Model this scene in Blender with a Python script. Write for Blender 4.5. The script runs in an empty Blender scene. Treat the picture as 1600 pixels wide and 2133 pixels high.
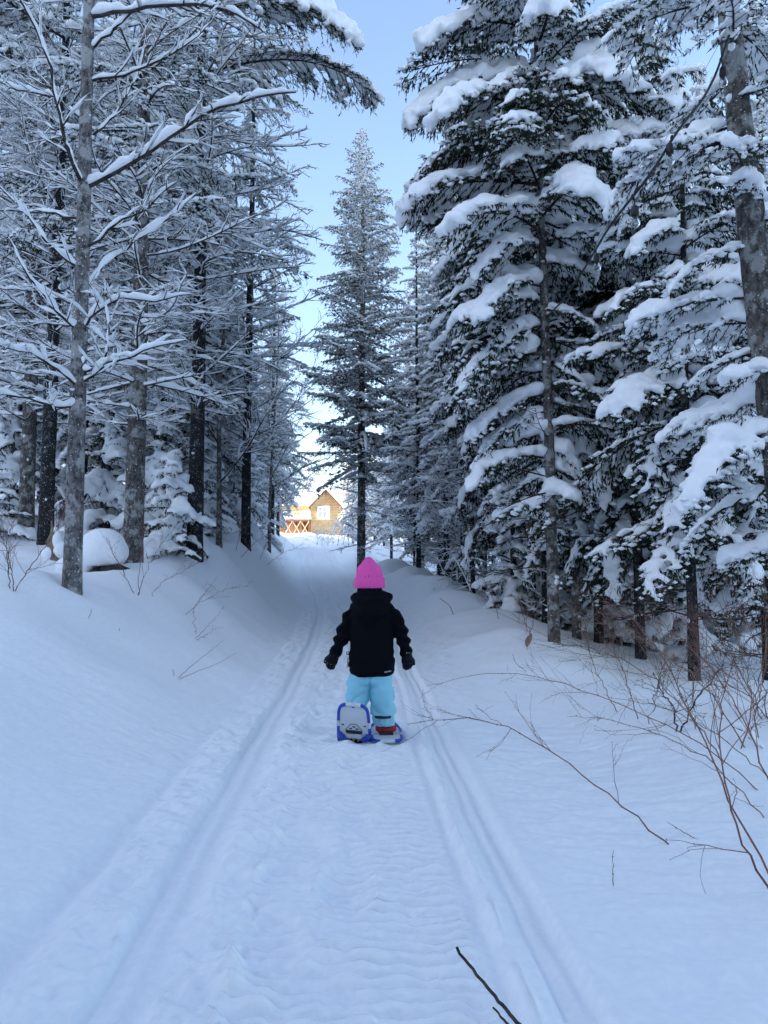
import bpy, bmesh, math, random
import numpy as np
from mathutils import Vector, Matrix

# ------------------------------------------------------------------ camera, sky, sun, exposure
scene = bpy.context.scene
col = scene.collection
R = math.radians

CAM_Z, F_PX, CX, CY = 1.08, 1600.0, 800.0, 1066.5
PITCH = math.atan(134.0 / 1600.0)
cam_d = bpy.data.cameras.new('camera')
cam = bpy.data.objects.new('camera', cam_d)
col.objects.link(cam)
cam.location = (0, 0, CAM_Z)
cam.rotation_euler = (math.pi / 2 + PITCH, 0, 0)
cam_d.sensor_fit = 'VERTICAL'
cam_d.sensor_height = 36.0
cam_d.lens = 36.0 * F_PX / 2133.0
cam_d.clip_start, cam_d.clip_end = 0.05, 2000
scene.camera = cam

SUN_EL, SUN_AZ = R(22.0), R(244.0)      # sun to the left and behind, hidden by an unseen ridge added on the left; only the far clearing is lit
world = bpy.data.worlds.new('World')
scene.world = world
world.use_nodes = True
wn = world.node_tree
wn.nodes.clear()
sky = wn.nodes.new('ShaderNodeTexSky')
sky.sky_type = 'NISHITA'
sky.sun_disc = False
sky.sun_elevation = SUN_EL
sky.sun_rotation = SUN_AZ
sky.air_density, sky.dust_density, sky.ozone_density = 1.0, 1.9, 1.0
bg = wn.nodes.new('ShaderNodeBackground')
bg.inputs['Strength'].default_value = 0.15
wo = wn.nodes.new('ShaderNodeOutputWorld')
wn.links.new(sky.outputs[0], bg.inputs[0])
wn.links.new(bg.outputs[0], wo.inputs[0])

sun_d = bpy.data.lights.new('sun', 'SUN')
sun_d.energy, sun_d.angle, sun_d.color = 4.0, R(0.5), (1.0, 0.9, 0.76)
sun = bpy.data.objects.new('sun', sun_d)
col.objects.link(sun)
sdir = Vector((math.sin(SUN_AZ) * math.cos(SUN_EL), math.cos(SUN_AZ) * math.cos(SUN_EL), math.sin(SUN_EL)))
sun.rotation_euler = sdir.to_track_quat('Z', 'Y').to_euler()
sun.location = (0, -30, 60)

scene.view_settings.view_transform = 'Standard'
scene.view_settings.look = 'None'
scene.view_settings.gamma = 1.0
scene.view_settings.use_curve_mapping = False
scene.view_settings.exposure = 1.6
scene.render.engine = 'CYCLES'
cy = scene.cycles
cy.max_bounces, cy.diffuse_bounces, cy.glossy_bounces, cy.transmission_bounces = 6, 5, 2, 4
cy.use_denoising = True
cy.use_adaptive_sampling = True
cy.adaptive_threshold = 0.035
cy.caustics_reflective = cy.caustics_refractive = False

# ------------------------------------------------------------------ helpers: coordinates and noise
cp, sp_ = math.cos(PITCH), math.sin(PITCH)


def at(px, py, d):
    """world point seen at photograph pixel (px, py) that lies d metres in front of the camera"""
    u, v = (px - CX) / F_PX, (CY - py) / F_PX
    dy = cp - v * sp_
    t = d / dy
    return np.array([u * t, d, CAM_Z + t * (sp_ + v * cp)])


_perm = np.random.RandomState(7).permutation(256)
_perm = np.concatenate([_perm, _perm, _perm])
_ga = np.random.RandomState(8).rand(256) * 2 * np.pi
_g2 = np.stack([np.cos(_ga), np.sin(_ga)], 1)
_g3 = np.random.RandomState(9).randn(256, 3)
_g3 /= np.linalg.norm(_g3, axis=1, keepdims=True)


def perlin2(x, y):
    xi, yi = np.floor(x).astype(int), np.floor(y).astype(int)
    xf, yf = x - xi, y - yi
    u, v = xf * xf * xf * (xf * (xf * 6 - 15) + 10), yf * yf * yf * (yf * (yf * 6 - 15) + 10)
    def g(ix, iy):
        h = _perm[_perm[ix & 255] + (iy & 255)]
        gr = _g2[h]
        return gr[..., 0] * (x - ix) + gr[..., 1] * (y - iy)
    a, b, c, d = g(xi, yi), g(xi + 1, yi), g(xi, yi + 1), g(xi + 1, yi + 1)
    return (a + (b - a) * u + (c - a + (a - b - c + d) * u) * v) * 1.5


def perlin3(p):
    x, y, z = p[:, 0], p[:, 1], p[:, 2]
    xi, yi, zi = np.floor(x).astype(int), np.floor(y).astype(int), np.floor(z).astype(int)
    fx, fy, fz = x - xi, y - yi, z - zi
    s = lambda t: t * t * t * (t * (t * 6 - 15) + 10)
    u, v, w = s(fx), s(fy), s(fz)
    def g(a, b, c):
        h = _perm[_perm[_perm[(xi + a) & 255] + ((yi + b) & 255)] + ((zi + c) & 255)]
        gr = _g3[h]
        return gr[:, 0] * (fx - a) + gr[:, 1] * (fy - b) + gr[:, 2] * (fz - c)
    l = lambda a, b, t: a + (b - a) * t
    return 1.5 * l(l(l(g(0, 0, 0), g(1, 0, 0), u), l(g(0, 1, 0), g(1, 1, 0), u), v),
                   l(l(g(0, 0, 1), g(1, 0, 1), u), l(g(0, 1, 1), g(1, 1, 1), u), v), w)


def fbm2(x, y, o=4):
    r, a = 0, 1.0
    for i in range(o):
        r = r + a * perlin2(x * 2 ** i + 17.3 * i, y * 2 ** i - 9.1 * i)
        a *= 0.5
    return r


def sstep(a, b, x):
    t = np.clip((x - a) / (b - a), 0, 1)
    return t * t * (3 - 2 * t)


def nrm(v):
    return v / np.maximum(np.linalg.norm(v, axis=-1, keepdims=True), 1e-9)


# smooth profiles of the trail: height and sideways course over the distance y
_ys = np.arange(-60, 400, 0.5)


def _smooth_profile(pts, w=9):
    p = np.array(pts, float)
    v = np.interp(_ys, p[:, 0], p[:, 1])
    k = np.hanning(2 * w + 1); k /= k.sum()
    vp = np.concatenate([np.full(w, v[0]), v, np.full(w, v[-1])])
    return np.convolve(vp, k, 'valid')


_tz = _smooth_profile([(-60, 0), (0, 0), (6, 0.03), (9, 0.1), (16, .41), (24, .84), (38, 1.75), (46, 2.75), (50, 3.1), (53, 3.0), (60, 2.3),
                       (70, 3.3), (80, 4.7), (110, 7.3), (160, 9.0), (400, 12)])
_tx = _smooth_profile([(-60, 3), (0, -.04), (2, -.12), (3.4, -.175), (5.4, -.25), (8.6, -.33), (12, -.45), (16, -.72), (24, -1.73),
                       (38, -3.13), (50, -4.6), (110, -13), (400, -40)], 7)
trail_z = lambda y: np.interp(y, _ys, _tz)
trail_x = lambda y: np.interp(y, _ys, _tx)


MOUNDS = [(-2.1, 9.6, .16, .7), (-2.6, 12.6, .28, .9), (-2.7, 15.2, .3, 1.0), (1.0, 20.5, .3, 1.3), (1.75, 14.2, .2, .8), (2.0, 11.8, .14, .6), (1.5, 9.6, .12, .5), (1.75, 7.6, .10, .5), (1.3, 16.5, .22, .8), (2.6, 6.4, .12, .7), (1.9, 5.0, .08, .5), (-1.9, 5.6, .10, .5), (-2.3, 8.3, .12, .5), (.9, 18.2, .2, .7), (-1.9, 7.4, .10, .6), (-3.4, 19, .35, 1.4), (.6, 25.5, .35, 1.2), (-3.8, 6.2, .15, .8), (-.6, 49.5, .3, 1.2)]
WELLS = []


def height(x, y, detail=False):
    x, y = np.asarray(x, float), np.asarray(y, float)
    u = x - trail_x(y)
    z = trail_z(y)
    # left bank
    rise = np.interp(y, [-5, 2, 7, 10, 16, 30, 48, 60], [.5, .62, .95, 1.12, 1.5, 1.5, 1.3, .3])
    wob = 0.25 * perlin2(y * .22 + 3.1, y * 0 + .5)
    left = rise * sstep(.85 + wob * .3, 2.9 + wob, -u)
    left = left + np.clip(-u - 2.9, 0, 25) * .12 * np.interp(y, [40, 60], [1, .2])
    far = np.clip(np.abs(u) - 3, 0, 12) / 12
    left = left * (1 + .0 * far)
    z = z + np.where(u < 0, left, 0)
    # right side: low hump beside the trail, then falling gently into the wood
    hump = np.interp(y, [0, 6, 11, 16, 24, 40, 50], [.02, .04, .2, .42, .42, .5, .2])
    right = hump * (sstep(.8, 1.9, u) - 1.25 * sstep(2.0, 3.6, u)) - .05 * np.clip(u - 1.6, 0, 8)
    z = z + np.where(u > 0, right, 0)
    off = sstep(.75, 1.9, np.abs(u))
    z = z + off * (.10 * perlin2(x * .55 + 5.3, y * .4) + .045 * perlin2(x * 1.3, y * 1.0 + 4.4)) * np.interp(y, [0, 60, 90], [1, 1, .3])
    z = z + sstep(2.2, 4.5, np.abs(u)) * .12 * fbm2(x * .8 + 40, y * .8, 3) * np.interp(y, [0, 60, 90], [1, 1, .2])
    for mx, my, ma, mw in MOUNDS:
        r2 = (x - mx) ** 2 + (y - my) ** 2
        z = z + ma * np.exp(-r2 / mw ** 2)
    for mx, my, mr in WELLS:
        r2 = (x - mx) ** 2 + (y - my) ** 2
        z = z + .10 * np.exp(-r2 / .55 ** 2) - .13 * np.exp(-r2 / (mr + .10) ** 2)
    z = z + sstep(-1.1, -2.2, u) * .09 * perlin2(x * .9 + 11, y * .7 + 3) * np.interp(y, [3, 6, 40, 60], [.3, 1, 1, 0])
    # unseen ridge, added along the left to keep the trail in shade
    z = z + 72 * sstep(-34, -82, x) * (1 - .8 * sstep(14, 50, y))
    z = z + 9 * sstep(60, 160, x - trail_x(y))
    if detail:
        f = np.interp(y, [0, 9, 20, 30, 48, 56], [1, 1, .95, .85, .7, 0])
        ga = lambda c, w: np.exp(-((u - c) / w) ** 2)
        wv = .018 * perlin2(y * .8, y * 0 + 2.2) + .008 * perlin2(y * 2.7, y * 0 + 7.2)
        uu = u + wv
        ga2 = lambda c, w: np.exp(-((uu - c) / w) ** 2)
        lump = fbm2(x * 6.0, y * 5.0, 4)
        lump2 = fbm2(x * 14 + 3, y * 12, 3)
        # left ski groove: flat floor, a crisp outer wall, a faint ridge left by the keel
        d = -.033 * (sstep(-.65, -.628, uu) - sstep(-.52, -.40, uu))
        d += .012 * ga2(-.555, .018)
        # lumpy shelf outside it and the older outer groove
        shelf = sstep(-.92, -.86, u) - sstep(-.66, -.63, uu)
        d += shelf * (.024 * lump + .007 * lump2 + .01)
        d += -.042 * ga(-.905 + .03 * perlin2(y * .6, y * 0 + 9), .075) * np.interp(y, [3.0, 5.0], [1, .15]) * (1 + .3 * lump)
        # trampled snow and ribs pressed in by a snowmobile belt
        rough = sstep(-.5, -.42, u) - sstep(-.30, -.24, u)
        d += rough * (.036 * lump + .014 * lump2 + .006)
        belt = sstep(-.33, -.27, u) - sstep(.37, .40, u)
        ph = (y + .035 * perlin2(x * 2.2, y * 1.1) + .022 * perlin2(x * 9, y * 5)) / .066
        fr = ph - np.floor(ph)
        cd = np.minimum(fr, 1 - fr)
        rib = 1.0 - 1.1 * np.exp(-(cd / .16) ** 2) + .35 * (fr - .5)
        keep = np.clip(.8 + .9 * perlin2(x * 2.0 + 8, y * 1.4) + .55 * sstep(.0, .12, u) * np.ones_like(u), .12, 1)
        d += belt * (keep * .038 * (rib - .6) * (1 + .5 * lump) + 0.016 * lump * (1.3 - .8 * sstep(0, .15, u)) + .006 * lump2 - .014)
        # snowshoe prints on the left half of the belt
        for k, (fx, fy) in enumerate([(-.20, 2.35), (.02, 2.75), (-.17, 3.15), (.05, 3.6), (-.15, 4.0), (.06, 4.45)]):
            ex = ((u - fx) / .10) ** 2 + ((y - fy) / .21) ** 2
            d += -.022 * np.exp(-ex ** 3) + .010 * np.exp(-((ex - 1.3) / .35) ** 2)
        # smooth strip, small lip, twin lines of the right ski
        d += .024 * ga2(.475, .02) * (1 + 1.1 * lump) - .012 * (sstep(.40, .43, uu) - sstep(.455, .47, uu))
        d += -.030 * (sstep(.535, .56, uu) - sstep(.645, .665, uu)) + .022 * ga2(.60, .014) + .010 * ga2(.685, .03)
        d += (sstep(.7, .8, u) - sstep(1.5, 2.2, u)) * .013 * fbm2(x * 4, y * 8, 3)
        d += (sstep(.62, .9, -u) - sstep(1.1, 1.6, -u)) * .006 * lump
        d += sstep(.7, 1.1, np.abs(u)) * (.010 * fbm2(x * 2.6 + 9, y * 2.6, 4) + .006 * np.abs(fbm2(x * 7, y * 7 + 30, 3)))
        z = z + d * f
        z = z + .0022 * lump2 * np.interp(np.abs(u), [0, .8, 2], [1, .6, .25]) * f
    return z


for _px, _d, _r in [(150, 7.0, .1), (275, 9.7, .14), (404, 11.4, .13), (511, 16, .1), (50, 12, .13), (92, 11, .12), (1152, 9, .08), (1199, 11, .07), (1440, 8, .08), (752, 24, .15)]:
    WELLS.append((float(at(_px, 1200, _d)[0]), _d, _r))
H1 = lambda x, y: float(height(np.array([x]), np.array([y]))[0])

# ------------------------------------------------------------------ helpers: meshes
_ico = {}


def ico(level):
    if level == 0:
        V = np.array([[1, 0, 0], [0, 1, 0], [-1, 0, 0], [0, -1, 0], [0, 0, 1], [0, 0, -.8]], float)
        return V, np.array([[0, 1, 4], [1, 2, 4], [2, 3, 4], [3, 0, 4], [1, 0, 5], [2, 1, 5], [3, 2, 5], [0, 3, 5]])
    if level not in _ico:
        bm = bmesh.new()
        bmesh.ops.create_icosphere(bm, subdivisions=level, radius=1.0)
        bm.verts.ensure_lookup_table()
        V = np.array([v.co[:] for v in bm.verts]); T = np.array([[v.index for v in f.verts] for f in bm.faces])
        bm.free()
        _ico[level] = (V, T)
    return _ico[level]


class Buf:
    """collects vertices, triangles and quads (with a material index each)"""
    def __init__(s):
        s.V, s.T, s.Q, s.tm, s.qm, s.n = [], [], [], [], [], 0

    def add(s, V, T=None, Q=None, m=0):
        V = np.asarray(V, float).reshape(-1, 3)
        if T is not None and len(T):
            T = np.asarray(T, int) + s.n; s.T.append(T); s.tm.append(np.full(len(T), m))
        if Q is not None and len(Q):
            Q = np.asarray(Q, int) + s.n; s.Q.append(Q); s.qm.append(np.full(len(Q), m))
        s.V.append(V); s.n += len(V)

    def box(s, c, h, m=0, rz=0.0, M=None):
        c, h = np.array(c, float), np.array(h, float)
        k = np.array([[-1, -1, -1], [1, -1, -1], [1, 1, -1], [-1, 1, -1], [-1, -1, 1], [1, -1, 1], [1, 1, 1], [-1, 1, 1]], float) * h
        if rz:
            a, b = math.cos(rz), math.sin(rz)
            k = k @ np.array([[a, b, 0], [-b, a, 0], [0, 0, 1]])
        if M is not None:
            k = k @ np.array(M).T
        s.add(k + c, Q=[[0, 3, 2, 1], [4, 5, 6, 7], [0, 1, 5, 4], [1, 2, 6, 5], [2, 3, 7, 6], [3, 0, 4, 7]], m=m)

    def tubes(s, P, Rad, S=4, m=0, flat=None, cap=False):
        """P (M,K,3) polylines, Rad (M,K): M open tubes of S sides; flat squashes the tube vertically"""
        P = np.asarray(P, float); Rad = np.asarray(Rad, float)
        if P.ndim == 2:
            P = P[None]; Rad = Rad[None]
        M_, K = P.shape[:2]
        if M_ == 0:
            return
        T = nrm(np.gradient(P, axis=1))
        ref = np.zeros_like(T); ref[..., 2] = 1
        vert = np.abs(T[..., 2]) > .9
        ref[vert] = (1, 0, 0)
        n1 = nrm(np.cross(T, ref)); n2 = np.cross(n1, T)
        a = np.arange(S) * 2 * np.pi / S
        fl = 1.0 if flat is None else flat
        V = P[:, :, None, :] + Rad[:, :, None, None] * (np.cos(a)[None, None, :, None] * n1[:, :, None, :]
                                                        + fl * np.sin(a)[None, None, :, None] * n2[:, :, None, :])
        base = (np.arange(M_)[:, None, None] * K + np.arange(K - 1)[None, :, None]) * S
        i = np.arange(S)[None, None, :]
        j = (np.arange(S)[None, None, :] + 1) % S
        Q = np.stack([base + i, base + j, base + S + j, base + S + i], -1).reshape(-1, 4)
        s.add(V.reshape(-1, 3), Q=Q, m=m)
        if cap:
            for e in (0, K - 1):
                for q in range(M_):
                    b0 = s.n - M_ * K * S + (q * K + e) * S
                    fan = [[b0 - s.n, 0, 0]]
                    idx = np.arange(S) + b0
                    tri = np.stack([np.full(S - 2, idx[0]), idx[1:-1], idx[2:]], 1)
                    s.T.append(tri); s.tm.append(np.full(len(tri), m))

    def lumps(s, C, Rr, level=1, rng=None, m=0):
        C, Rr = np.asarray(C, float), np.asarray(Rr, float)
        if len(C) == 0:
            return
        V, T = ico(level)
        N = len(C)
        a = (rng.rand(N) if rng is not None else np.zeros(N)) * 2 * np.pi
        ca, sa = np.cos(a), np.sin(a)
        W = V[None] * Rr[:, None, :]
        X = W[..., 0] * ca[:, None] - W[..., 1] * sa[:, None]
        Y = W[..., 0] * sa[:, None] + W[..., 1] * ca[:, None]
        P = np.stack([X, Y, W[..., 2]], -1) + C[:, None, :]
        s.add(P.reshape(-1, 3), T=(T[None] + (np.arange(N) * len(V))[:, None, None]).reshape(-1, 3), m=m)

    def needles(s, P, D, L, W, rng, m=0):
        """N thin triangles from P along unit D"""
        N = len(P)
        if N == 0:
            return
        sd = nrm(np.cross(D, rng.randn(N, 3)))
        a = P - sd * (W * .5)[:, None]; b = P + sd * (W * .5)[:, None]; c = P + D * L[:, None]
        s.add(np.stack([a, b, c], 1).reshape(-1, 3), T=np.arange(3 * N).reshape(-1, 3), m=m)

    def arrays(s):
        V = np.concatenate(s.V) if s.V else np.zeros((0, 3))
        T = np.concatenate(s.T) if s.T else np.zeros((0, 3), int)
        Q = np.concatenate(s.Q) if s.Q else np.zeros((0, 4), int)
        tm = np.concatenate(s.tm) if s.tm else np.zeros(0, int)
        qm = np.concatenate(s.qm) if s.qm else np.zeros(0, int)
        return V, T, Q, tm, qm

    def mesh(s, name, mats, smooth=True):
        V, T, Q, tm, qm = s.arrays()
        me = bpy.data.meshes.new(name)
        me.vertices.add(len(V)); me.vertices.foreach_set('co', V.astype(np.float32).ravel())
        nl = len(T) * 3 + len(Q) * 4
        me.loops.add(nl); me.loops.foreach_set('vertex_index', np.concatenate([T.ravel(), Q.ravel()]).astype(np.int32))
        me.polygons.add(len(T) + len(Q))
        st = np.concatenate([np.arange(len(T)) * 3, len(T) * 3 + np.arange(len(Q)) * 4]).astype(np.int32)
        me.polygons.foreach_set('loop_start', st)
        me.polygons.foreach_set('material_index', np.concatenate([tm, qm]).astype(np.int32))
        me.polygons.foreach_set('use_smooth', np.full(len(T) + len(Q), smooth))
        me.update(calc_edges=True)
        for m in (mats if isinstance(mats, (list, tuple)) else [mats]):
            me.materials.append(m)
        return me


def link(name, data, parent=None, loc=(0, 0, 0), **props):
    o = bpy.data.objects.new(name, data)
    col.objects.link(o)
    o.location = loc
    if parent is not None:
        o.parent = parent
    for k, v in props.items():
        o[k] = v
    return o


def thing(name, label, cat, loc=(0, 0, 0), rz=0.0, group=None):
    o = link(name, None, None, loc, label=label, category=cat)
    o.rotation_euler = (0, 0, rz)
    if group:
        o['group'] = group
    return o


def copy_tree(root, label, loc, rz, sc=1.0, group=None):
    r = root.copy(); col.objects.link(r)
    r.location = loc; r.rotation_euler = (0, 0, rz); r.scale = (sc, sc, sc) if np.isscalar(sc) else sc
    r['label'] = label
    if group:
        r['group'] = group
    elif 'group' in r:
        del r['group']
    for ch in list(root.children):
        c = ch.copy(); col.objects.link(c); c.parent = r
        for g in list(ch.children):
            d = g.copy(); col.objects.link(d); d.parent = c
    return r


def remesh(buf, voxel, smooth=4, name='tmp', lam=.5):
    """one continuous skin around overlapping lumps"""
    me = buf.mesh(name, [])
    o = bpy.data.objects.new(name, me); col.objects.link(o)
    m = o.modifiers.new('r', 'REMESH'); m.mode = 'VOXEL'; m.voxel_size = voxel
    if smooth:
        k = o.modifiers.new('s', 'SMOOTH'); k.iterations = smooth; k.factor = lam
    dg = bpy.context.evaluated_depsgraph_get()
    ev = o.evaluated_get(dg)
    em = ev.to_mesh()
    nv = len(em.vertices)
    V = np.empty(nv * 3, np.float32); em.vertices.foreach_get('co', V)
    npo = len(em.polygons)
    lt = np.empty(npo, np.int32); em.polygons.foreach_get('loop_total', lt)
    ls = np.empty(npo, np.int32); em.polygons.foreach_get('loop_start', ls)
    vi = np.empty(len(em.loops), np.int32); em.loops.foreach_get('vertex_index', vi)
    nm = np.empty(nv * 3, np.float32); em.vertices.foreach_get('normal', nm)
    ev.to_mesh_clear()
    bpy.data.objects.remove(o); bpy.data.meshes.remove(me)
    q = ls[lt == 4]; t = ls[lt == 3]
    Q = vi[q[:, None] + np.arange(4)] if len(q) else np.zeros((0, 4), int)
    T = vi[t[:, None] + np.arange(3)] if len(t) else np.zeros((0, 3), int)
    return V.reshape(-1, 3).astype(float), T, Q, nm.reshape(-1, 3).astype(float)


# ------------------------------------------------------------------ materials
def mat(name, base=(.5, .5, .5), rough=.7, spec=.3, build=None, **kw):
    m = bpy.data.materials.new(name); m.use_nodes = True
    nt = m.node_tree; b = nt.nodes['Principled BSDF']
    b.inputs['Base Color'].default_value = (*base, 1)
    b.inputs['Roughness'].default_value = rough
    b.inputs['Specular IOR Level'].default_value = spec
    for k, v in kw.items():
        b.inputs[k.replace('_', ' ')].default_value = v
    if build:
        build(nt, b)
    return m


def _n(nt, t, **kw):
    n = nt.nodes.new(t)
    for k, v in kw.items():
        if k in n.inputs.keys():
            n.inputs[k].default_value = v
        else:
            setattr(n, k, v)
    return n


def noise_col(scale, c0, c1, lo=.35, hi=.65, stretch=None, detail=5, bump=0.0, bscale=None, obj=True, bdist=.01):
    def f(nt, b):
        tc = _n(nt, 'ShaderNodeTexCoord')
        mp = _n(nt, 'ShaderNodeMapping')
        if stretch:
            mp.inputs['Scale'].default_value = stretch
        nt.links.new(tc.outputs['Object'], mp.inputs['Vector'])
        no = _n(nt, 'ShaderNodeTexNoise'); no.inputs['Scale'].default_value = scale; no.inputs['Detail'].default_value = detail
        nt.links.new(mp.outputs[0], no.inputs['Vector'])
        cr = _n(nt, 'ShaderNodeValToRGB')
        cr.color_ramp.elements[0].position, cr.color_ramp.elements[1].position = lo, hi
        cr.color_ramp.elements[0].color, cr.color_ramp.elements[1].color = (*c0, 1), (*c1, 1)
        nt.links.new(no.outputs[0], cr.inputs[0])
        nt.links.new(cr.outputs[0], b.inputs['Base Color'])
        if bump:
            n2 = _n(nt, 'ShaderNodeTexNoise'); n2.inputs['Scale'].default_value = bscale or scale; n2.inputs['Detail'].default_value = 6
            nt.links.new(mp.outputs[0], n2.inputs['Vector'])
            bp = _n(nt, 'ShaderNodeBump'); bp.inputs['Strength'].default_value = bump; bp.inputs['Distance'].default_value = bdist
            nt.links.new(n2.outputs[0], bp.inputs['Height'])
            nt.links.new(bp.outputs[0], b.inputs['Normal'])
    return f


M = {}
M['snow'] = mat('snow', rough=.65, spec=.25, build=noise_col(30, (.87, .89, .92), (.92, .93, .95), detail=2, bump=.35, bscale=60, bdist=.006))
M['tree_snow'] = mat('tree_snow', rough=.7, spec=.2, build=noise_col(14, (.87, .89, .92), (.92, .935, .95), detail=1))


def bark(name, dark, mid, lichen, speck, lic=.54):
    def f(nt, b):
        tc = _n(nt, 'ShaderNodeTexCoord')
        mp = _n(nt, 'ShaderNodeMapping'); mp.inputs['Scale'].default_value = (1, 1, .55)
        nt.links.new(tc.outputs['Object'], mp.inputs['Vector'])
        vo = _n(nt, 'ShaderNodeTexVoronoi'); vo.inputs['Scale'].default_value = 42
        nt.links.new(mp.outputs[0], vo.inputs['Vector'])
        no = _n(nt, 'ShaderNodeTexNoise'); no.inputs['Scale'].default_value = 26; no.inputs['Detail'].default_value = 8; no.inputs['Roughness'].default_value = .7
        nt.links.new(mp.outputs[0], no.inputs['Vector'])
        cr = _n(nt, 'ShaderNodeValToRGB'); e = cr.color_ramp.elements
        e[0].position, e[0].color = .38, (*dark, 1); e[1].position, e[1].color = .66, (*mid, 1)
        nt.links.new(no.outputs[0], cr.inputs[0])
        # lichen patches
        n2 = _n(nt, 'ShaderNodeTexNoise'); n2.inputs['Scale'].default_value = 7; n2.inputs['Detail'].default_value = 6; n2.inputs['Roughness'].default_value = .65
        nt.links.new(tc.outputs['Object'], n2.inputs['Vector'])
        c2 = _n(nt, 'ShaderNodeValToRGB'); c2.color_ramp.elements[0].position, c2.color_ramp.elements[1].position = lic, lic + .08
        nt.links.new(n2.outputs[0], c2.inputs[0])
        mx = _n(nt, 'ShaderNodeMix', data_type='RGBA'); mx.inputs[7].default_value = (*lichen, 1)
        nt.links.new(c2.outputs[0], mx.inputs[0]); nt.links.new(cr.outputs[0], mx.inputs[6])
        # snow blown into the cracks
        n3 = _n(nt, 'ShaderNodeTexNoise'); n3.inputs['Scale'].default_value = 55; n3.inputs['Detail'].default_value = 3
        nt.links.new(tc.outputs['Object'], n3.inputs['Vector'])
        c3 = _n(nt, 'ShaderNodeValToRGB'); c3.color_ramp.elements[0].position, c3.color_ramp.elements[1].position = speck, speck + .03
        nt.links.new(n3.outputs[0], c3.inputs[0])
        m2 = _n(nt, 'ShaderNodeMix', data_type='RGBA'); m2.inputs[7].default_value = (.8, .83, .87, 1)
        nt.links.new(c3.outputs[0], m2.inputs[0]); nt.links.new(mx.outputs[2], m2.inputs[6])
        nt.links.new(m2.outputs[2], b.inputs['Base Color'])
        ad = _n(nt, 'ShaderNodeMath', operation='ADD')
        nt.links.new(no.outputs[0], ad.inputs[0]); nt.links.new(vo.outputs[0], ad.inputs[1])
        bp = _n(nt, 'ShaderNodeBump'); bp.inputs['Strength'].default_value = .8; bp.inputs['Distance'].default_value = .015
        nt.links.new(ad.outputs[0], bp.inputs['Height']); nt.links.new(bp.outputs[0], b.inputs['Normal'])
    return mat(name, rough=.9, spec=.1, build=f)


M['bark'] = bark('bark', (.04, .036, .034), (.17, .155, .145), (.30, .30, .285), .67, .50)
M['bark_pale'] = bark('bark_pale', (.05, .046, .045), (.27, .255, .25), (.36, .355, .345), .66, .5)
M['bark_dark'] = bark('bark_dark', (.016, .0165, .018), (.05, .051, .054), (.14, .14, .13), .67, .55)
M['twig'] = mat('twig', rough=.85, spec=.15, build=noise_col(20, (.03, .025, .022), (.075, .06, .05), detail=1))
M['needle'] = mat('needle', rough=.75, spec=.15, build=noise_col(3, (.014, .024, .016), (.036, .05, .03), detail=1))
M['needle_warm'] = mat('needle_warm', rough=.75, spec=.15, build=noise_col(3, (.022, .028, .016), (.062, .062, .036), detail=1))
M['cane'] = mat('cane', rough=.6, spec=.3, build=noise_col(9, (.14, .055, .048), (.25, .12, .09)))
M['cane_tan'] = mat('cane_tan', rough=.7, spec=.2, build=noise_col(9, (.16, .105, .07), (.3, .22, .15)))
M['rock'] = mat('rock', rough=.9, spec=.1, build=noise_col(12, (.025, .02, .018), (.09, .075, .06), bump=.8))

# ------------------------------------------------------------------ the ground
def build_ground():
    fine, nx = .0165, 1.05
    uin = np.arange(-nx, nx + 1e-6, fine)
    g = [nx]; st = fine
    while g[-1] < 230:
        st *= 1.12; g.append(g[-1] + st)
    g = np.array(g[1:])
    us = np.concatenate([-g[::-1], uin, g])
    ya = np.arange(1.55, 5.0, .0098)
    yb = [ya[-1]]; st = .0098
    while yb[-1] < 330:
        st = max(.0098, min((yb[-1]) * .0125, st * 1.06)) if yb[-1] < 130 else st * 1.05
        yb.append(yb[-1] + st)
    yc = [1.55]; st = .03
    while yc[-1] > -140:
        st *= 1.13; yc.append(yc[-1] - st)
    ys = np.concatenate([np.array(yc[1:])[::-1], ya, np.array(yb[1:])])
    U, Y = np.meshgrid(us, ys)
    X = U + trail_x(Y)
    Z = height(X, Y, True)
    P = np.stack([X, Y, Z], -1)
    N = nrm(np.cross(np.gradient(P, axis=1), np.gradient(P, axis=0)))
    nr, nc = U.shape
    i = np.arange(nr - 1)[:, None] * nc + np.arange(nc - 1)[None]
    Q = np.stack([i, i + 1, i + nc + 1, i + nc], -1)
    cm = (np.abs((us[1:] + us[:-1]) / 2) < .96)
    rm = ((ys[1:] + ys[:-1]) / 2 > -12) & ((ys[1:] + ys[:-1]) / 2 < 56)
    sel = rm[:, None] & cm[None]
    for nme, msk in (('snow_ground', ~sel), ('trail', sel)):
        q = Q[msk]
        ids, inv = np.unique(q, return_inverse=True)
        b = Buf(); b.add(P.reshape(-1, 3)[ids], Q=inv.reshape(-1, 4))
        me = b.mesh(nme, M['snow'])
        me.normals_split_custom_set_from_vertices(N.reshape(-1, 3)[ids].astype(np.float32))
        o = link(nme, me, kind='structure')
    bpy.data.objects['trail']['label'] = 'snow trail with a ribbed snowmobile track and ski grooves'
    bpy.data.objects['snow_ground']['label'] = 'smooth deep snow on both sides of the trail'


build_ground()

# ------------------------------------------------------------------ trees
def trunk_line(rng, H, lean=(0, 0), bend=.05, K=26):
    t = np.linspace(0, 1, K)
    a, b = rng.rand(2) * 6.28
    x = lean[0] * t * H + bend * np.sin(t * 3.1 + a) * t + .4 * bend * np.sin(t * 9 + b) * t
    y = lean[1] * t * H + bend * np.cos(t * 2.7 + b) * t
    return np.stack([x - x[0], y - y[0], t * H], 1)


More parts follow.
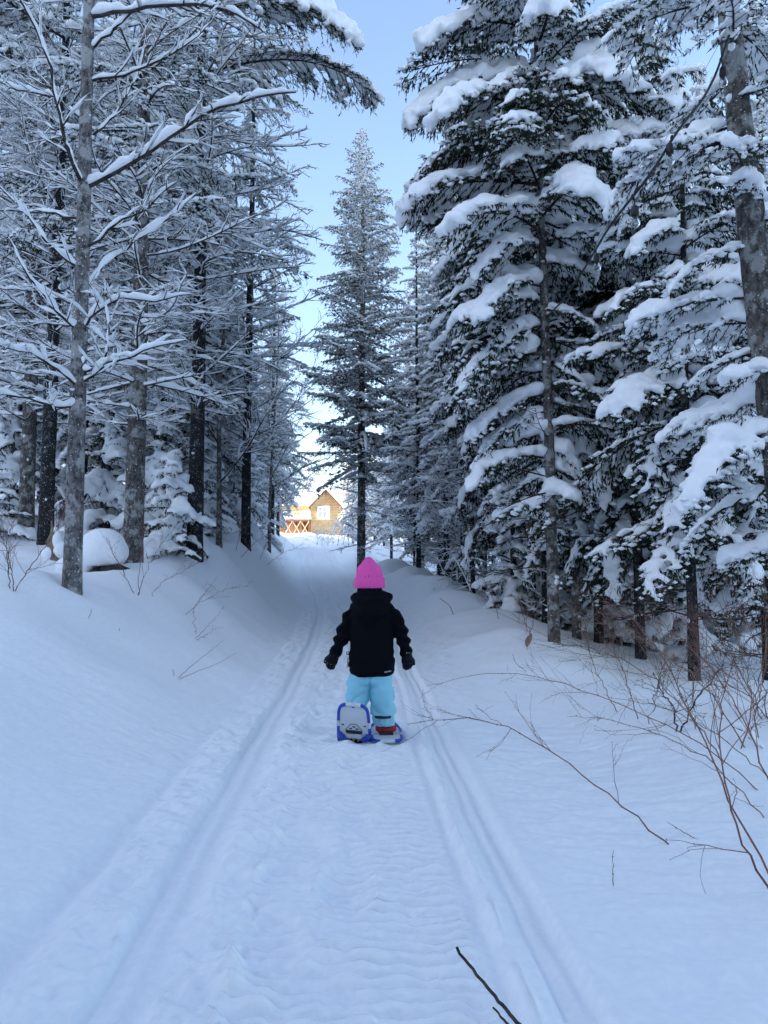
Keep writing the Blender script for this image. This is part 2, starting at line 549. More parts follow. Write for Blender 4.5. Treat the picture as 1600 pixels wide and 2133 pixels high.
def trunk_buf(rng, line, H, r0, S=16, m=0, flare=.25, top=.12):
    t = line[:, 2] / H
    rad = r0 * ((1 - t) ** .75 * (1 - top) + top) * (1 + flare * np.exp(-line[:, 2] / .25))
    # densify
    tt = np.linspace(0, 1, 90) ** 1.25
    P = np.stack([np.interp(tt, t, line[:, k]) for k in range(3)], 1)
    P[0, 2] -= .35
    rr = np.interp(tt, t, rad)
    b = Buf(); b.tubes(P, rr, S, m)
    V = b.V[0]
    c = np.repeat(P, S, 0)
    n = nrm(V - c)
    d = perlin3(V * np.array([9, 9, 3.5])) * .06 + perlin3(V * np.array([28, 28, 14]) + 5) * .035
    b.V[0] = V + n * (d * np.repeat(rr, S))[:, None]
    return b, (lambda z: np.array([np.interp(z, line[:, 2], line[:, k]) for k in range(3)])), (lambda z: float(np.interp(z / H, t, rad)))


def spine(rng, base, az, L, e0, dr, K=9, p=1.2, wig=.06):
    s = np.linspace(0, 1, K)
    th = e0 - dr * s ** p
    ds = L / (K - 1)
    r = np.concatenate([[0], np.cumsum(np.cos(th[:-1]) * ds)])
    z = np.concatenate([[0], np.cumsum(np.sin(th[:-1]) * ds)])
    w = L * wig * np.sin(s * rng.uniform(2, 5) + rng.rand() * 6) * s
    c, q = math.cos(az), math.sin(az)
    return np.stack([base[0] + r * c - w * q, base[1] + r * q + w * c, base[2] + z], 1)


def interp_line(P, s):
    K = len(P); x = np.clip(s, 0, 1) * (K - 1); i = np.minimum(x.astype(int), K - 2); f = (x - i)[:, None]
    return P[i] * (1 - f) + P[i + 1] * f, nrm(P[i + 1] - P[i])


ZH = np.array([0, 0, 1.0])


class Crown:
    """wood, needles and snow of one tree"""
    def __init__(s, rng):
        s.rng = rng
        s.wood, s.green, s.snow, s.cap, s.dust = Buf(), Buf(), Buf(), Buf(), Buf()
        s.tw, s.twr, s.twl = [], [], []

    def laden(s, base, az, L, e0, dr, load, w=.33, tw_sp=.09, sub=True, Rs=.07, Rt=.04, r=.015, cover=.9, droop=.5, K=10, fine=False, p=1.2, roll=.35, capped=False):
        """needle-bearing branch with snow heaped on it"""
        rng = s.rng
        if fine:
            if load > .72:
                Rs, Rt, cover = Rs * 1.12, Rt * 1.12, min(.96, cover + .08)
            else:
                Rs, Rt, cover = Rs * .8, Rt * .82, cover - .08
        P = spine(rng, base, az, L, e0, dr, K, p)
        s.wood.tubes(P, np.linspace(r, r * .25, K), 5)
        n = max(4, int(2 * L / tw_sp))
        st = np.linspace(.1, .99, n) + rng.uniform(-.02, .02, n)
        B0, T0 = interp_line(P, st)
        side = np.where(np.arange(n) % 2 == 0, 1.0, -1.0)
        Bn = nrm(np.cross(T0, np.broadcast_to(ZH, T0.shape)) + 1e-4)
        ro = rng.uniform(-roll, roll)
        Bn = nrm(Bn * math.cos(ro) + np.cross(Bn, T0) * math.sin(ro))
        phi = np.radians(rng.uniform(35, 62, n))
        lt = w * L * (np.clip(st / .3, 0.15, 1) ** .8) * (1 - st * .93) ** .55 * rng.uniform(.65, 1.2, n) + .04
        D = nrm(T0 * np.cos(phi)[:, None] + Bn * (side * np.sin(phi))[:, None] + ZH * rng.uniform(-.12, .1, n)[:, None])
        dz = droop * load * rng.uniform(.5, 1.3, n) + .05
        mid = B0 + D * (lt * .5)[:, None] - ZH * (lt * dz * .22)[:, None]
        end = B0 + D * (lt * .92)[:, None] - ZH * (lt * dz * .85)[:, None]
        tw = np.stack([B0, mid, end], 1)
        s.tw.append(tw); s.twr.append(np.full(n, r * .28)); s.twl.append(np.ones(n, bool))
        if sub:
            for t, f in ((.42, .5), (.78, .38)):
                for sg in (1, -1):
                    b1 = mid + (end - mid) * ((t - .5) * 2) if t > .5 else B0 + (mid - B0) * (t * 2)
                    d1 = nrm(D + sg * .8 * np.cross(D, np.broadcast_to(ZH, D.shape)) - ZH * (.35 * dz)[:, None] + rng.randn(n, 3) * .12)
                    l1 = lt * f * rng.uniform(.6, 1.2, n)
                    e1 = b1 + d1 * l1[:, None] - ZH * (l1 * dz * .6)[:, None]
                    s.tw.append(np.stack([b1, (b1 + e1) / 2 + ZH * (l1 * .05)[:, None], e1], 1)); s.twr.append(np.full(n, r * .18)); s.twl.append(np.zeros(n, bool))
                    if fine and load > .05:
                        kk = rng.rand(n) < .75 * cover
                        rd = np.minimum(rng.uniform(.018, .044, n), l1 * .55)
                        cc = b1 + (e1 - b1) * rng.uniform(.4, 1.0, n)[:, None] + ZH * (rd * .5)[:, None]
                        s.dust.lumps(cc[kk], np.stack([rd * 1.4, rd, rd * .7], 1)[kk], 0, rng)
        # snow
        sb = s.cap if capped else s.snow
        fine = fine or capped
        if load > .02:
            Nn = nrm(np.cross(Bn, T0)); Nn[Nn[:, 2] < 0] *= -1
            m = max(3, int(L / (Rs * .8)))
            ss = np.linspace(.12, 1.0, m)
            C, T1 = interp_line(P, ss)
            B1 = nrm(np.cross(T1, np.broadcast_to(ZH, T1.shape)) + 1e-4); N1 = nrm(np.cross(B1, T1)); N1[N1[:, 2] < 0] *= -1
            rad = Rs * (.45 + .75 * load) * rng.uniform(.6, 1.25, m) * (1 - .35 * ss)
            k = rng.rand(m) < cover
            big = np.where(rng.rand(m) < .12 * load, 1.5, 1.0) if fine else np.ones(m)
            rad = rad * big
            sb.lumps((C + N1 * (rad * (.8 if fine else .55))[:, None])[k], np.stack([rad * 1.15, rad * 1.15, rad * .85], 1)[k], 1, rng)
            pts = ((.22, 1.0), (.45, 1.05), (.7, .95), (.95, .75)) if fine else ((.35, 1.0), (.8, .8))
            keep = rng.rand(n) < cover * (.55 + .45 * load)
            for t, f in pts:
                c = B0 + (mid - B0) * (t * 2) if t < .5 else mid + (end - mid) * ((t - .5) * 2)
                rad = Rt * (.45 + .75 * load) * f * rng.uniform(.6, 1.3, n)
                rad = np.minimum(rad, lt * .45 + .012)
                k = keep & (rng.rand(n) < .92)
                sb.lumps((c + Nn * (rad * (.8 if fine else .5))[:, None])[k], np.stack([rad * 1.3, rad * 1.0, rad * .72], 1)[k], 1 if fine else 0, rng)
        return P

    def flush_twigs(s, need=(.028, .006, .012), down=.5, S=3, m_n=1):
        """needles for all gathered twigs; one mesh with the wood"""
        rng = s.rng
        if not s.tw:
            return
        TW = np.concatenate(s.tw); RR = np.concatenate(s.twr)
        LL = np.concatenate(s.twl)
        s.wood.tubes(TW[LL], np.stack([RR, RR * .7, RR * .35], 1)[LL], S)
        s.wood.tubes(TW[~LL][:, [0, 2]], np.stack([RR, RR * .4], 1)[~LL], S)
        ln = np.linalg.norm(TW[:, 1] - TW[:, 0], axis=1) + np.linalg.norm(TW[:, 2] - TW[:, 1], axis=1)
        cnt = np.maximum(2, (ln / need[2]).astype(int))
        idx = np.repeat(np.arange(len(TW)), cnt)
        t = rng.rand(len(idx)) ** .85
        A, Bm, C = TW[idx, 0], TW[idx, 1], TW[idx, 2]
        lo = (t < .5)[:, None]; f = (t * 2 % 1)[:, None]
        f = np.where((t >= 1)[:, None], 1, f)
        p = np.where(lo, A + (Bm - A) * f, Bm + (C - Bm) * f)
        T = nrm(np.where(lo, Bm - A, C - Bm))
        rad = nrm(rng.randn(len(idx), 3) - ZH * down * 1.2)
        D = nrm(T * .75 + rad * .85 - ZH * down * .25)
        s.green.needles(p, D, need[0] * rng.uniform(.6, 1.3, len(idx)), need[1] * rng.uniform(.7, 1.3, len(idx)), rng, m_n)
        s.tw, s.twr, s.twl = [], [], []

    def limb(s, base, az, L, e0, dr, r=.013, sr=.03, tw=True, cover=.84, K=9, tsp=.15, tl=.5, P=None):
        """dead, needle-less limb with a ribbon of snow on top"""
        rng = s.rng
        if P is None:
            P = spine(rng, base, az, L, e0, dr, K, 1.0, .07)
        else:
            K = len(P)
            L = float(np.linalg.norm(np.diff(P, axis=0), axis=1).sum())
        s.wood.tubes(P, np.linspace(r, r * .3, K), 5)
        s._ribbon(P[None], np.array([[r]]), sr, cover, max(10, int(L / .07)), 7)
        if not tw:
            return P
        n = max(3, int(L / tsp * 1.6))
        st = rng.uniform(.12, 1.0, n)
        B0, T0 = interp_line(P, st)
        sd = np.where(rng.rand(n) < .5, 1.0, -1.0)
        Bn = nrm(np.cross(T0, np.broadcast_to(ZH, T0.shape)) + 1e-4)
        phi = np.radians(rng.uniform(28, 65, n))
        lt = tl * (1 - st * .6) * rng.uniform(.35, 1.2, n) * min(1.2, .4 + L * .5)
        D = nrm(T0 * np.cos(phi)[:, None] + Bn * (sd * np.sin(phi))[:, None] + ZH * rng.uniform(-.3, .45, n)[:, None])
        ks = np.linspace(0, 1, 4)[None, :, None]
        crv = rng.uniform(-.25, .35, n)[:, None, None] * ks ** 2 * lt[:, None, None]
        TW = B0[:, None, :] + D[:, None, :] * ks * lt[:, None, None] + ZH * crv + rng.randn(n, 4, 3) * .012 * ks
        s.wood.tubes(TW, np.stack([np.full(n, r * .35), np.full(n, r * .3), np.full(n, r * .22), np.full(n, r * .12)], 1) + .0012, 3)
        s._ribbon(TW[rng.rand(n) < .95], None, sr * .5, 1.0, 5, 4)
        # second order
        m = n * 3
        i = rng.randint(0, n, m); t = rng.uniform(.25, .95, m)[:, None]
        b1 = TW[i, 1] * (1 - t) + TW[i, 3] * t
        d1 = nrm(D[i] + rng.randn(m, 3) * .55); l1 = lt[i] * rng.uniform(.2, .6, m)
        T2 = b1[:, None, :] + d1[:, None, :] * np.linspace(0, 1, 3)[None, :, None] * l1[:, None, None]
        s.wood.tubes(T2, np.full((m, 3), 1.0) * np.array([.0024, .002, .001]), 3)
        s._ribbon(T2[rng.rand(m) < .8], None, sr * .38, 1.0, 3, 3)
        return P

    def _ribbon(s, P, r, sr, cover, K, S):
        """snow lying along (M,k,3) polylines, thickness about sr"""
        rng = s.rng
        M_ = len(P)
        if M_ == 0:
            return
        k0 = P.shape[1]
        x = np.linspace(0, k0 - 1, K); i = np.minimum(x.astype(int), k0 - 2); f = (x - i)[None, :, None]
        Q = P[:, i] * (1 - f) + P[:, i + 1] * f
        T = nrm(np.gradient(Q, axis=1))
        flat = np.sqrt(np.clip(1 - T[..., 2] ** 2, 0.02, 1))
        ph = rng.rand(M_, 1) * 50
        xx = np.linspace(0, 1, K)[None] * np.linalg.norm(P[:, -1] - P[:, 0], axis=-1)[:, None] * 6
        nz = perlin2(xx + ph, ph * 1.7 + 0 * xx)
        nz2 = perlin2(xx * 2.7 + ph, ph * 1.1 + 0 * xx)
        rad = sr * np.clip(1 + .8 * nz + .5 * nz2, .15, 2.2) * (.35 + .65 * flat) * rng.uniform(.7, 1.25, (M_, 1))
        taper = np.interp(np.linspace(0, 1, K), [0, .06, .8, 1], [.35, 1, .8, .15])[None]
        rad = rad * taper
        gap = nz < (-.75 + (1 - cover) * 1.5)
        rad = np.where(gap, rad * .12, rad)
        base = 0.0 if r is None else r
        Q = Q + ZH * (rad * .75 + base * .5)[..., None]
        s.snow.tubes(Q, rad, S, flat=.95)


def finish_tree(name, label, cat, crown, tb, loc, rz=0.0, group=None, voxel=None, smooth=3, barkm='bark', needm='needle'):
    root = thing(name, label, cat, loc, rz, group)
    link('trunk', tb.mesh('trunk', [M[barkm], M['tree_snow']]), root)
    w = crown.wood
    g = crown.green
    V, T, Q, tm, qm = g.arrays()
    if len(T):
        w.add(V, T=T, m=1)
    c = link('crown', w.mesh('crown', [M['twig'], M[needm]], smooth=True), root)
    sb = crown.snow
    if voxel:
        V, T, Q, N = remesh(sb, voxel, smooth)
        V = V + N * (.018 * perlin3(V * 9) + .010 * perlin3(V * 21 + 4))[:, None]
        sb = Buf(); sb.add(V, T=T, Q=Q)
    if crown.dust.n:
        V, T, Q, _, _ = crown.dust.arrays(); sb.add(V, T=T)
    if crown.cap.n:
        V, T, Q, _ = remesh(crown.cap, .032, 3)
        sb.add(V, T=T, Q=Q)
    link('snow', sb.mesh('snow', M['tree_snow']), c)
    return root


def trunk_snow(tb, rng, n, zlo, zhi, axis, rad, m=1, side=None, size=.03):
    """small plaques of snow stuck to the bark"""
    z = rng.uniform(zlo, zhi, n)
    a = rng.rand(n) * 2 * np.pi if side is None else rng.normal(side, .8, n)
    C = np.array([axis(q) + rad(q) * .98 * np.array([math.cos(t), math.sin(t), 0]) for q, t in zip(z, a)])
    r = size * (.2 + 1.1 * rng.rand(n) ** 3)
    tb.lumps(C, np.stack([r * .9, r * .9, r * rng.uniform(.4, 1.3, n)], 1), 1, rng, m)


def fir(seed, H, r0, zb, nb, Lf, load=(.3, .9), e0=(-.1, .25), dr=(.5, 1.1), w=.33, tw_sp=.1, sub=False, Rs=.07, Rt=.045,
        need=(.06, .014, .035), dead=None, extra=(), fine=False, cover=.9, lean=(0, 0), S=12, zt=None, droop=.5, tsnow=0, az_bias=None, p=1.2, down=.5, flare=.12, front=None):
    rng = np.random.RandomState(seed)
    line = trunk_line(rng, H, lean)
    tb, axis, rad = trunk_buf(rng, line, H, r0, S, flare=flare)
    if tsnow:
        trunk_snow(tb, rng, tsnow, .3, min(H, 8), axis, rad)
    c = Crown(rng)
    zt = zt or H * .99
    zs = zb + (zt - zb) * (np.linspace(0, 1, nb) ** .95)
    az = rng.rand() * 6
    for i, z in enumerate(zs):
        az += 2.39996 + rng.uniform(-.35, .35)
        a = az
        if az_bias is not None and rng.rand() < az_bias[1]:
            a = az_bias[0] + rng.normal(0, .8)
        if front is not None and z < front[1] and abs((a - front[0] + math.pi) % (2 * math.pi) - math.pi) < front[2]:
            a += math.pi * (.55 if rng.rand() < .5 else -.55)
        L = Lf(z) * (rng.uniform(.75, 1.18) if rng.rand() > .2 else rng.uniform(.4, .8))
        if L < .06:
            continue
        up = (z - zb) / max(.1, H - zb)
        ee = rng.uniform(*e0) + up * .35
        c.laden(axis(z), a, L, ee, rng.uniform(*dr) * (1 - .35 * up), rng.uniform(*load), w, tw_sp, sub, Rs * (1 - .4 * up), Rt * (1 - .35 * up),
                r=min(.02, .006 + .006 * L), cover=cover, fine=fine, droop=droop, p=p)
    for kw in extra:
        kw = dict(kw); z = kw.pop('z'); c.laden(axis(z), **kw)
    c.flush_twigs(need, down)
    if dead:
        zlo, zhi, n, l0, l1, sr = dead
        for z in rng.uniform(zlo, zhi, n):
            c.limb(axis(z), rng.rand() * 6.28, rng.uniform(l0, l1), rng.uniform(-.25, .45), rng.uniform(-.5, .6), r=rng.uniform(.006, .013), sr=sr * rng.uniform(.6, 1.2))
    return c, tb


def tri_count():
    seen = {}
    for o in bpy.data.objects:
        if o.type == 'MESH' and o.data.name not in seen:
            lt = np.empty(len(o.data.polygons), np.int32); o.data.polygons.foreach_get('loop_total', lt)
            seen[o.data.name] = int((lt - 2).sum())
    return sum(seen.values()), sorted(seen.items(), key=lambda t: -t[1])[:14]


def ground_hit(px, py, lo=1.5, hi=60.0):
    ds = np.geomspace(lo, hi, 700)
    P = np.array([at(px, py, d) for d in ds])
    g = height(P[:, 0], P[:, 1])
    k = np.nonzero(P[:, 2] <= g)[0]
    return float(ds[k[0]]) if len(k) else hi


def base_of(px, d, sink=.0, py=1200):
    p = at(px, py, d)
    return (float(p[0]), d, H1(p[0], d) - sink)

# ---- the big snow-laden firs on the right -----------------------------------------------------
def Lg(z):
    return float(np.interp(z, [.9, 1.6, 2.6, 3.6, 4.6, 5.6, 6.6, 8.0, 9.5], [.4, .65, 1.1, 1.3, 1.5, 1.65, 1.55, 1.2, .4]))


EXG = [dict(z=z_, az=a_, L=l_, e0=.1, dr=d_, load=1.0, w=.36, tw_sp=.1, sub=True, Rs=.105, Rt=.064, r=.022, fine=True, p=1.5, cover=.9)
       for z_, a_, l_, d_ in [(7.6, -2.9, 1.5, 1.1), (7.0, 3.0, 1.7, 1.2), (6.5, -2.6, 1.6, 1.2), (6.2, 2.7, 1.9, 1.15), (5.6, -3.0, 1.8, 1.1), (5.0, -2.4, 1.6, 1.0), (7.3, -1.6, 1.3, 1.2), (6.6, -1.0, 1.5, 1.2), (5.9, -.6, 1.6, 1.1), (5.2, -1.3, 1.5, 1.2)]]
c, tb = fir(11, 9.6, .07, 1.7, 86, Lg, load=(.42, 1.0), e0=(-.4, .25), dr=(.6, 1.6), w=.38, tw_sp=.1, sub=True, Rs=.10, Rt=.058, extra=EXG, dead=(.8, 2.6, 10, .4, 1.0, .018),
            need=(.066, .019, .025), az_bias=(-2.7, .3), fine=True, cover=.86, S=18, tsnow=60, lean=(-.012, 0), down=1.4, front=(-1.79, 5.0, .75))
fir_g = finish_tree('fir_tree', 'tall slender fir bowed under thick snow, bare trunk right of the child', 'tree', c, tb, base_of(1152, 9.0, .02), 0, voxel=.038, smooth=3, barkm='bark')

c, tb = fir(12, 6.8, .06, 1.05, 70, lambda z: float(np.interp(z, [.9, 1.5, 3, 4.8, 6, 6.8], [.7, 1.05, 1.35, 1.0, .6, .15])), load=(.4, 1.0), e0=(-.45, .25), dr=(.5, 1.6),
            w=.38, tw_sp=.1, sub=True, Rs=.10, Rt=.057, dead=(.4, 1.6, 8, .4, .9, .018), need=(.066, .019, .024), fine=True, cover=.88, S=14, tsnow=20, down=1.4)
fir_k = finish_tree('fir_tree', 'fat young fir smothered in rounded snow behind the hanging bulb cord', 'tree', c, tb, base_of(1330, 10.2, .02), 1.0, voxel=.036, smooth=3, barkm='bark_dark')

# near tree at the right edge: wide trunk, branches reaching into the picture
def Lj(z):
    return float(np.interp(z, [.8, 2, 3.2, 5, 7], [.45, .75, .9, 1.1, .9]))


jb = (at(1690, 1300, 5.4)[0], 5.4)
c, tb = fir(13, 9.0, .135, 1.1, 30, Lj, load=(.35, 1.0), e0=(-.3, .25), dr=(.4, 1.4), w=.38, tw_sp=.08, sub=True, Rs=.065, Rt=.04,
            need=(.036, .0095, .0145), fine=True, cover=.8, S=22, tsnow=70, lean=(-.083, 0), zt=6.6, az_bias=(math.pi, .4), down=1.0)
fir_j = finish_tree('fir_tree', 'near fir with a thick grey trunk cut by the right edge of the photo', 'tree', c, tb, (jb[0], jb[1], H1(*jb) - .02), 0, voxel=.027, smooth=3)

fir_k.scale = (1.15, 1.15, 1.28)
copy_tree(fir_k, 'dark fir with a bare lower trunk standing in the red-stemmed thicket at the right', base_of(1440, 8.0, -.25), 3.6, .95)
copy_tree(fir_k, 'bushy snow-heaped fir low at the right edge behind the tangled canes', base_of(1590, 8.6, .1), 5.2, .85)
copy_tree(fir_g, 'laden fir behind the slack of the bulb cord, its top out of the picture', base_of(1290, 12.6, .02), 4.4, 1.12)
copy_tree(fir_g, 'laden fir standing left of and behind the bare-trunked fir', base_of(1108, 12.8, .02), 5.6, 1.0)
copy_tree(fir_k, 'laden fir filling the gap between the bare-trunked fir and the fat young fir', base_of(1245, 11.6, .02), 2.9, (1.2, 1.2, 1.45))
copy_tree(fir_k, 'broad laden fir behind the thicket, right of the fat young fir', base_of(1420, 10.8, .05), 4.9, (1.15, 1.15, 1.1))
copy_tree(fir_k, 'laden fir left of the bare-trunked fir, just behind the snowbank', base_of(1050, 14.5, .05), 0.4, (1.05, 1.05, 1.3))
copy_tree(fir_g, 'second slender fir close behind the bare-trunked fir, right of the child', base_of(1199, 11.0, .02), 2.2, .92)

# ---- the spruce that closes the trail and the light-snowed spruces in the wood ------------------
def cone(H, zb, L0, top=.0, pw=.8):
    return lambda z: float(L0 * max(0.0, 1 - (z - zb) / (H - zb)) ** pw + top)


c, tb = fir(21, 14.8, .135, 3.4, 275, lambda z: 1.32 * float(np.interp(z, [3, 4.0, 6, 9.5, 12.3, 14.2, 14.8], [.9, 1.35, 1.45, 1.15, .72, .28, .06])), load=(.35, .9), e0=(-.35, .35), dr=(-.3, .6), w=.4, cover=.97,
            tw_sp=.125, Rs=.08, Rt=.066, need=(.09, .022, .036), dead=(1.0, 4.0, 18, .7, 1.5, .02), S=14, tsnow=40)
spruce_s = finish_tree('spruce_tree', 'tall pointed spruce closing the view, standing at the bend of the trail', 'tree', c, tb, base_of(752, 24.0, .03), 0, barkm='bark', needm='needle_warm')

c, tb = fir(22, 12.5, .11, 2.2, 180, cone(12.5, 1.8, 1.7, .05), load=(.35, .95), e0=(-.5, .25), dr=(-.2, .9), w=.4, cover=.97,
            tw_sp=.115, Rs=.085, Rt=.068, need=(.085, .02, .032), dead=(.6, 3.0, 18, .6, 1.4, .02), S=10)
fil1 = finish_tree('spruce_tree', 'full snowy spruce in the wood left of the trail, behind the first trunks', 'tree', c, tb, base_of(430, 18.0, .03), 0, barkm='bark_dark', needm='needle_warm')

c, tb = fir(23, 10.5, .09, 1.8, 160, cone(10.5, 1.2, 1.5, .05), load=(.5, 1.0), e0=(-.5, .2), dr=(.0, 1.2), w=.4, cover=.97,
            tw_sp=.115, Rs=.105, Rt=.075, need=(.08, .02, .032), dead=(.4, 2.4, 16, .5, 1.2, .022), S=10)
fil2 = finish_tree('spruce_tree', 'spruce with thick snow pads in the wood right of the trail bend', 'tree', c, tb, base_of(930, 19.0, .03), 0, barkm='bark_dark')

# slim pole trees: bare below, thin crown above
def pole(seed, H, r0):
    return fir(seed, H, r0, 2.6, 70, cone(H, 2.6, 1.1, .05), load=(.35, .95), e0=(-.35, .1), dr=(.1, .8), w=.36, tw_sp=.11, Rs=.08, Rt=.065, cover=.97,
               need=(.08, .018, .03), dead=(.2, 3.4, 40, .35, 1.1, .016), S=8)


c, tb = pole(31, 9.5, .065)
pole1 = finish_tree('pole_tree', 'slim dark pole spruce in the dense stand right of the trail', 'tree', c, tb, base_of(872, 20.0, .03), 0, barkm='bark_dark')
c, tb = pole(32, 8.0, .05)
pole2 = finish_tree('pole_tree', 'thin pole spruce with twiggy dead limbs in the right-hand stand', 'tree', c, tb, base_of(985, 16.0, .03), 0, barkm='bark_dark')

# ---- left side: trunks with dead limbs carrying ribbons of snow ---------------------------------
def limbed(seed, H, r0, zlo, zd, nl, l0, l1, sr, crown_from, ncrown, Lc, lean=(0, 0), S=20, extra=(), load=(.3, .9), barkm='bark'):
    rng = np.random.RandomState(seed)
    line = trunk_line(rng, H, lean)
    tb, axis, rad = trunk_buf(rng, line, H, r0, S, flare=.12)
    trunk_snow(tb, rng, 60, .4, 7, axis, rad, size=.028)
    c = Crown(rng)
    az = 0
    for z in np.sort(zlo + (zd - zlo) * rng.rand(nl) ** .8):
        az += 2.4 + rng.uniform(-.5, .5)
        L = rng.uniform(l0, l1) * float(np.interp(z, [zlo, zlo + 1.2, zd], [.6, 1, 1]))
        c.limb(axis(z), az, L, rng.uniform(-.2, .4), rng.uniform(-.45, .7), r=rng.uniform(.008, .016), sr=sr * rng.uniform(.65, 1.25))
    for z in np.linspace(crown_from, H * .98, ncrown):
        az += 2.4
        c.laden(axis(z), az, Lc * rng.uniform(.6, 1.1), rng.uniform(-.3, .15), rng.uniform(.1, .9), rng.uniform(*load), .36, .1, False, .075, .055, r=.014)
    for kw in extra:
        kw = dict(kw); z = kw.pop('z'); c.laden(axis(z), **kw)
    c.flush_twigs((.07, .014, .022))
    return c, tb, axis


zc = lambda py, d: at(0, py, d)[2]
c, tb, ax = limbed(41, 12, .125, 1.7, 8.6, 100, .9, 2.0, .027, 4.5, 30, 1.5, S=22)
left_b = finish_tree('spruce_tree', 'thick lichen-grey trunk behind the snowy boulder, left of the trail', 'tree', c, tb, base_of(275, 9.7, .03), 0)

bz = H1(*base_of(404, 11.4)[:2])
ex = [dict(z=zc(25, 11.4) - bz, az=-.12, L=2.5, e0=.12, dr=1.3, load=1.0, w=.34, tw_sp=.1, sub=True, Rs=.13, Rt=.08, r=.025, p=2.2, capped=True),
      dict(z=zc(150, 11.4) - bz, az=-.02, L=2.9, e0=.25, dr=1.35, load=.9, w=.24, tw_sp=.1, sub=True, Rs=.085, Rt=.055, r=.022, p=2.0, capped=True)]
c, tb, ax = limbed(42, 12.5, .12, 2.0, 8.5, 92, .9, 2.0, .026, 4.2, 34, 1.6, S=20, extra=ex)
left_c = finish_tree('spruce_tree', 'dark straight spruce trunk nearest the trail on the left', 'tree', c, tb, base_of(404, 11.4, .03), 0, barkm='bark_dark')

copy_tree(left_b, 'leftmost background trunk, dark with snow flecks, near the left edge', base_of(50, 12.0, .03), 2.0, .95)
copy_tree(left_c, 'lichened trunk just right of the leftmost one, left edge of the photo', base_of(92, 11.0, .03), 4.1, .9)
copy_tree(left_c, 'narrow spruce trunk farther along the left bank of the trail', base_of(511, 16.0, .03), 2.8, (.85, .85, .95))

# the foremost tree on the left: every large limb a part of its own
def front_tree():
    d = 7.0
    b0 = base_of(150, d, .03)
    root = thing('spruce_tree', 'foremost speckled trunk on the left with long snow-lined limbs', 'tree', b0)
    rng = np.random.RandomState(51)
    H = 8.5
    line = trunk_line(rng, H, (.0, 0), .02)
    k = np.array([at(150, 1235, d), at(163, 800, d), at(174, 450, d), at(186, 0, d), at(190, -250, d)]) - np.array(b0)
    line[:, 0] = np.interp(line[:, 2], k[:, 2], k[:, 0]); line[:, 1] = 0
    tb, axis, rad = trunk_buf(rng, line, H, .082, 24, flare=.12, top=.35)
    trunk_snow(tb, rng, 40, 1.6, 6.5, axis, rad, size=.03)
    link('trunk', tb.mesh('trunk', [M['bark_pale'], M['tree_snow']]), root)
    def limb_part(pts, r, sr, **kw):
        P = np.array([at(px, py, dd) for px, py, dd in pts]) - np.array(b0)
        # start inside the trunk
        x = np.linspace(0, len(P) - 1, 13); i = np.minimum(x.astype(int), len(P) - 2); f = (x - i)[:, None]
        Q = P[i] * (1 - f) + P[i + 1] * f
        Q[1:-1] = (Q[:-2] + 2 * Q[1:-1] + Q[2:]) / 4
        Q[1:] += rng.randn(12, 3) * .008
        c = Crown(rng)
        c.limb(None, 0, 0, 0, 0, r=r, sr=sr, P=Q, **kw)
        o = link('limb', c.wood.mesh('limb', M['twig']), root)
        link('snow', c.snow.mesh('snow', M['tree_snow']), o)
    big = [
        [(178, 392, 7.0), (260, 350, 6.9), (350, 290, 6.8), (430, 235, 6.7), (520, 205, 6.6), (620, 190, 6.5)],
        [(176, 392, 7.0), (145, 330, 6.8), (125, 250, 6.7), (105, 130, 6.6), (60, 30, 6.4), (30, -20, 6.3)],
        [(186, 105, 7.0), (240, 60, 6.9), (300, 0, 6.8), (340, -60, 6.7)],
        [(186, 35, 7.0), (270, 22, 6.8), (380, 5, 6.6), (470, 18, 6.5), (540, 60, 6.5)],
        [(166, 690, 7.0), (120, 650, 6.8), (60, 580, 6.6), (20, 500, 6.4)],
        [(168, 690, 7.0), (200, 645, 6.9), (250, 620, 6.8), (320, 630, 6.8), (400, 610, 6.7)],
        [(166, 805, 7.0), (120, 770, 6.7), (70, 735, 6.5), (10, 725, 6.3)],
        [(168, 800, 7.0), (215, 765, 6.9), (228, 690, 6.8), (215, 600, 6.7)],
        [(170, 775, 7.0), (230, 755, 6.8), (300, 735, 6.6), (385, 705, 6.5)],
        [(164, 850, 7.0), (100, 845, 6.8), (40, 825, 6.5), (-30, 820, 6.4)],
        [(172, 565, 7.0), (110, 520, 6.8), (60, 450, 6.7), (-10, 380, 6.6)],
        [(174, 520, 7.0), (240, 470, 6.9), (310, 430, 6.9), (370, 380, 6.8)],
        [(180, 290, 7.0), (240, 240, 7.2), (290, 160, 7.2), (310, 40, 7.2)],
        [(172, 600, 7.0), (230, 540, 7.1), (330, 470, 7.2), (420, 400, 7.3)],
        [(180, 250, 7.0), (110, 200, 7.1), (40, 190, 7.1), (-30, 150, 7.1)],
        [(176, 460, 7.0), (90, 440, 7.2), (0, 440, 7.3)],
        [(184, 170, 7.0), (280, 150, 7.0), (370, 110, 7.0), (450, 40, 7.0)],
        [(170, 640, 7.0), (90, 610, 7.3), (0, 600, 7.4)],
    ]
    for i, pts in enumerate(big):
        limb_part(pts, .022 if i in (0, 1, 3) else .014, .05 if i in (0, 3) else (.042 if i in (2, 5, 6, 7, 8, 9) else .03), tsp=.2 if i < 10 else .16, tl=.42)
    return root


left_a = front_tree()

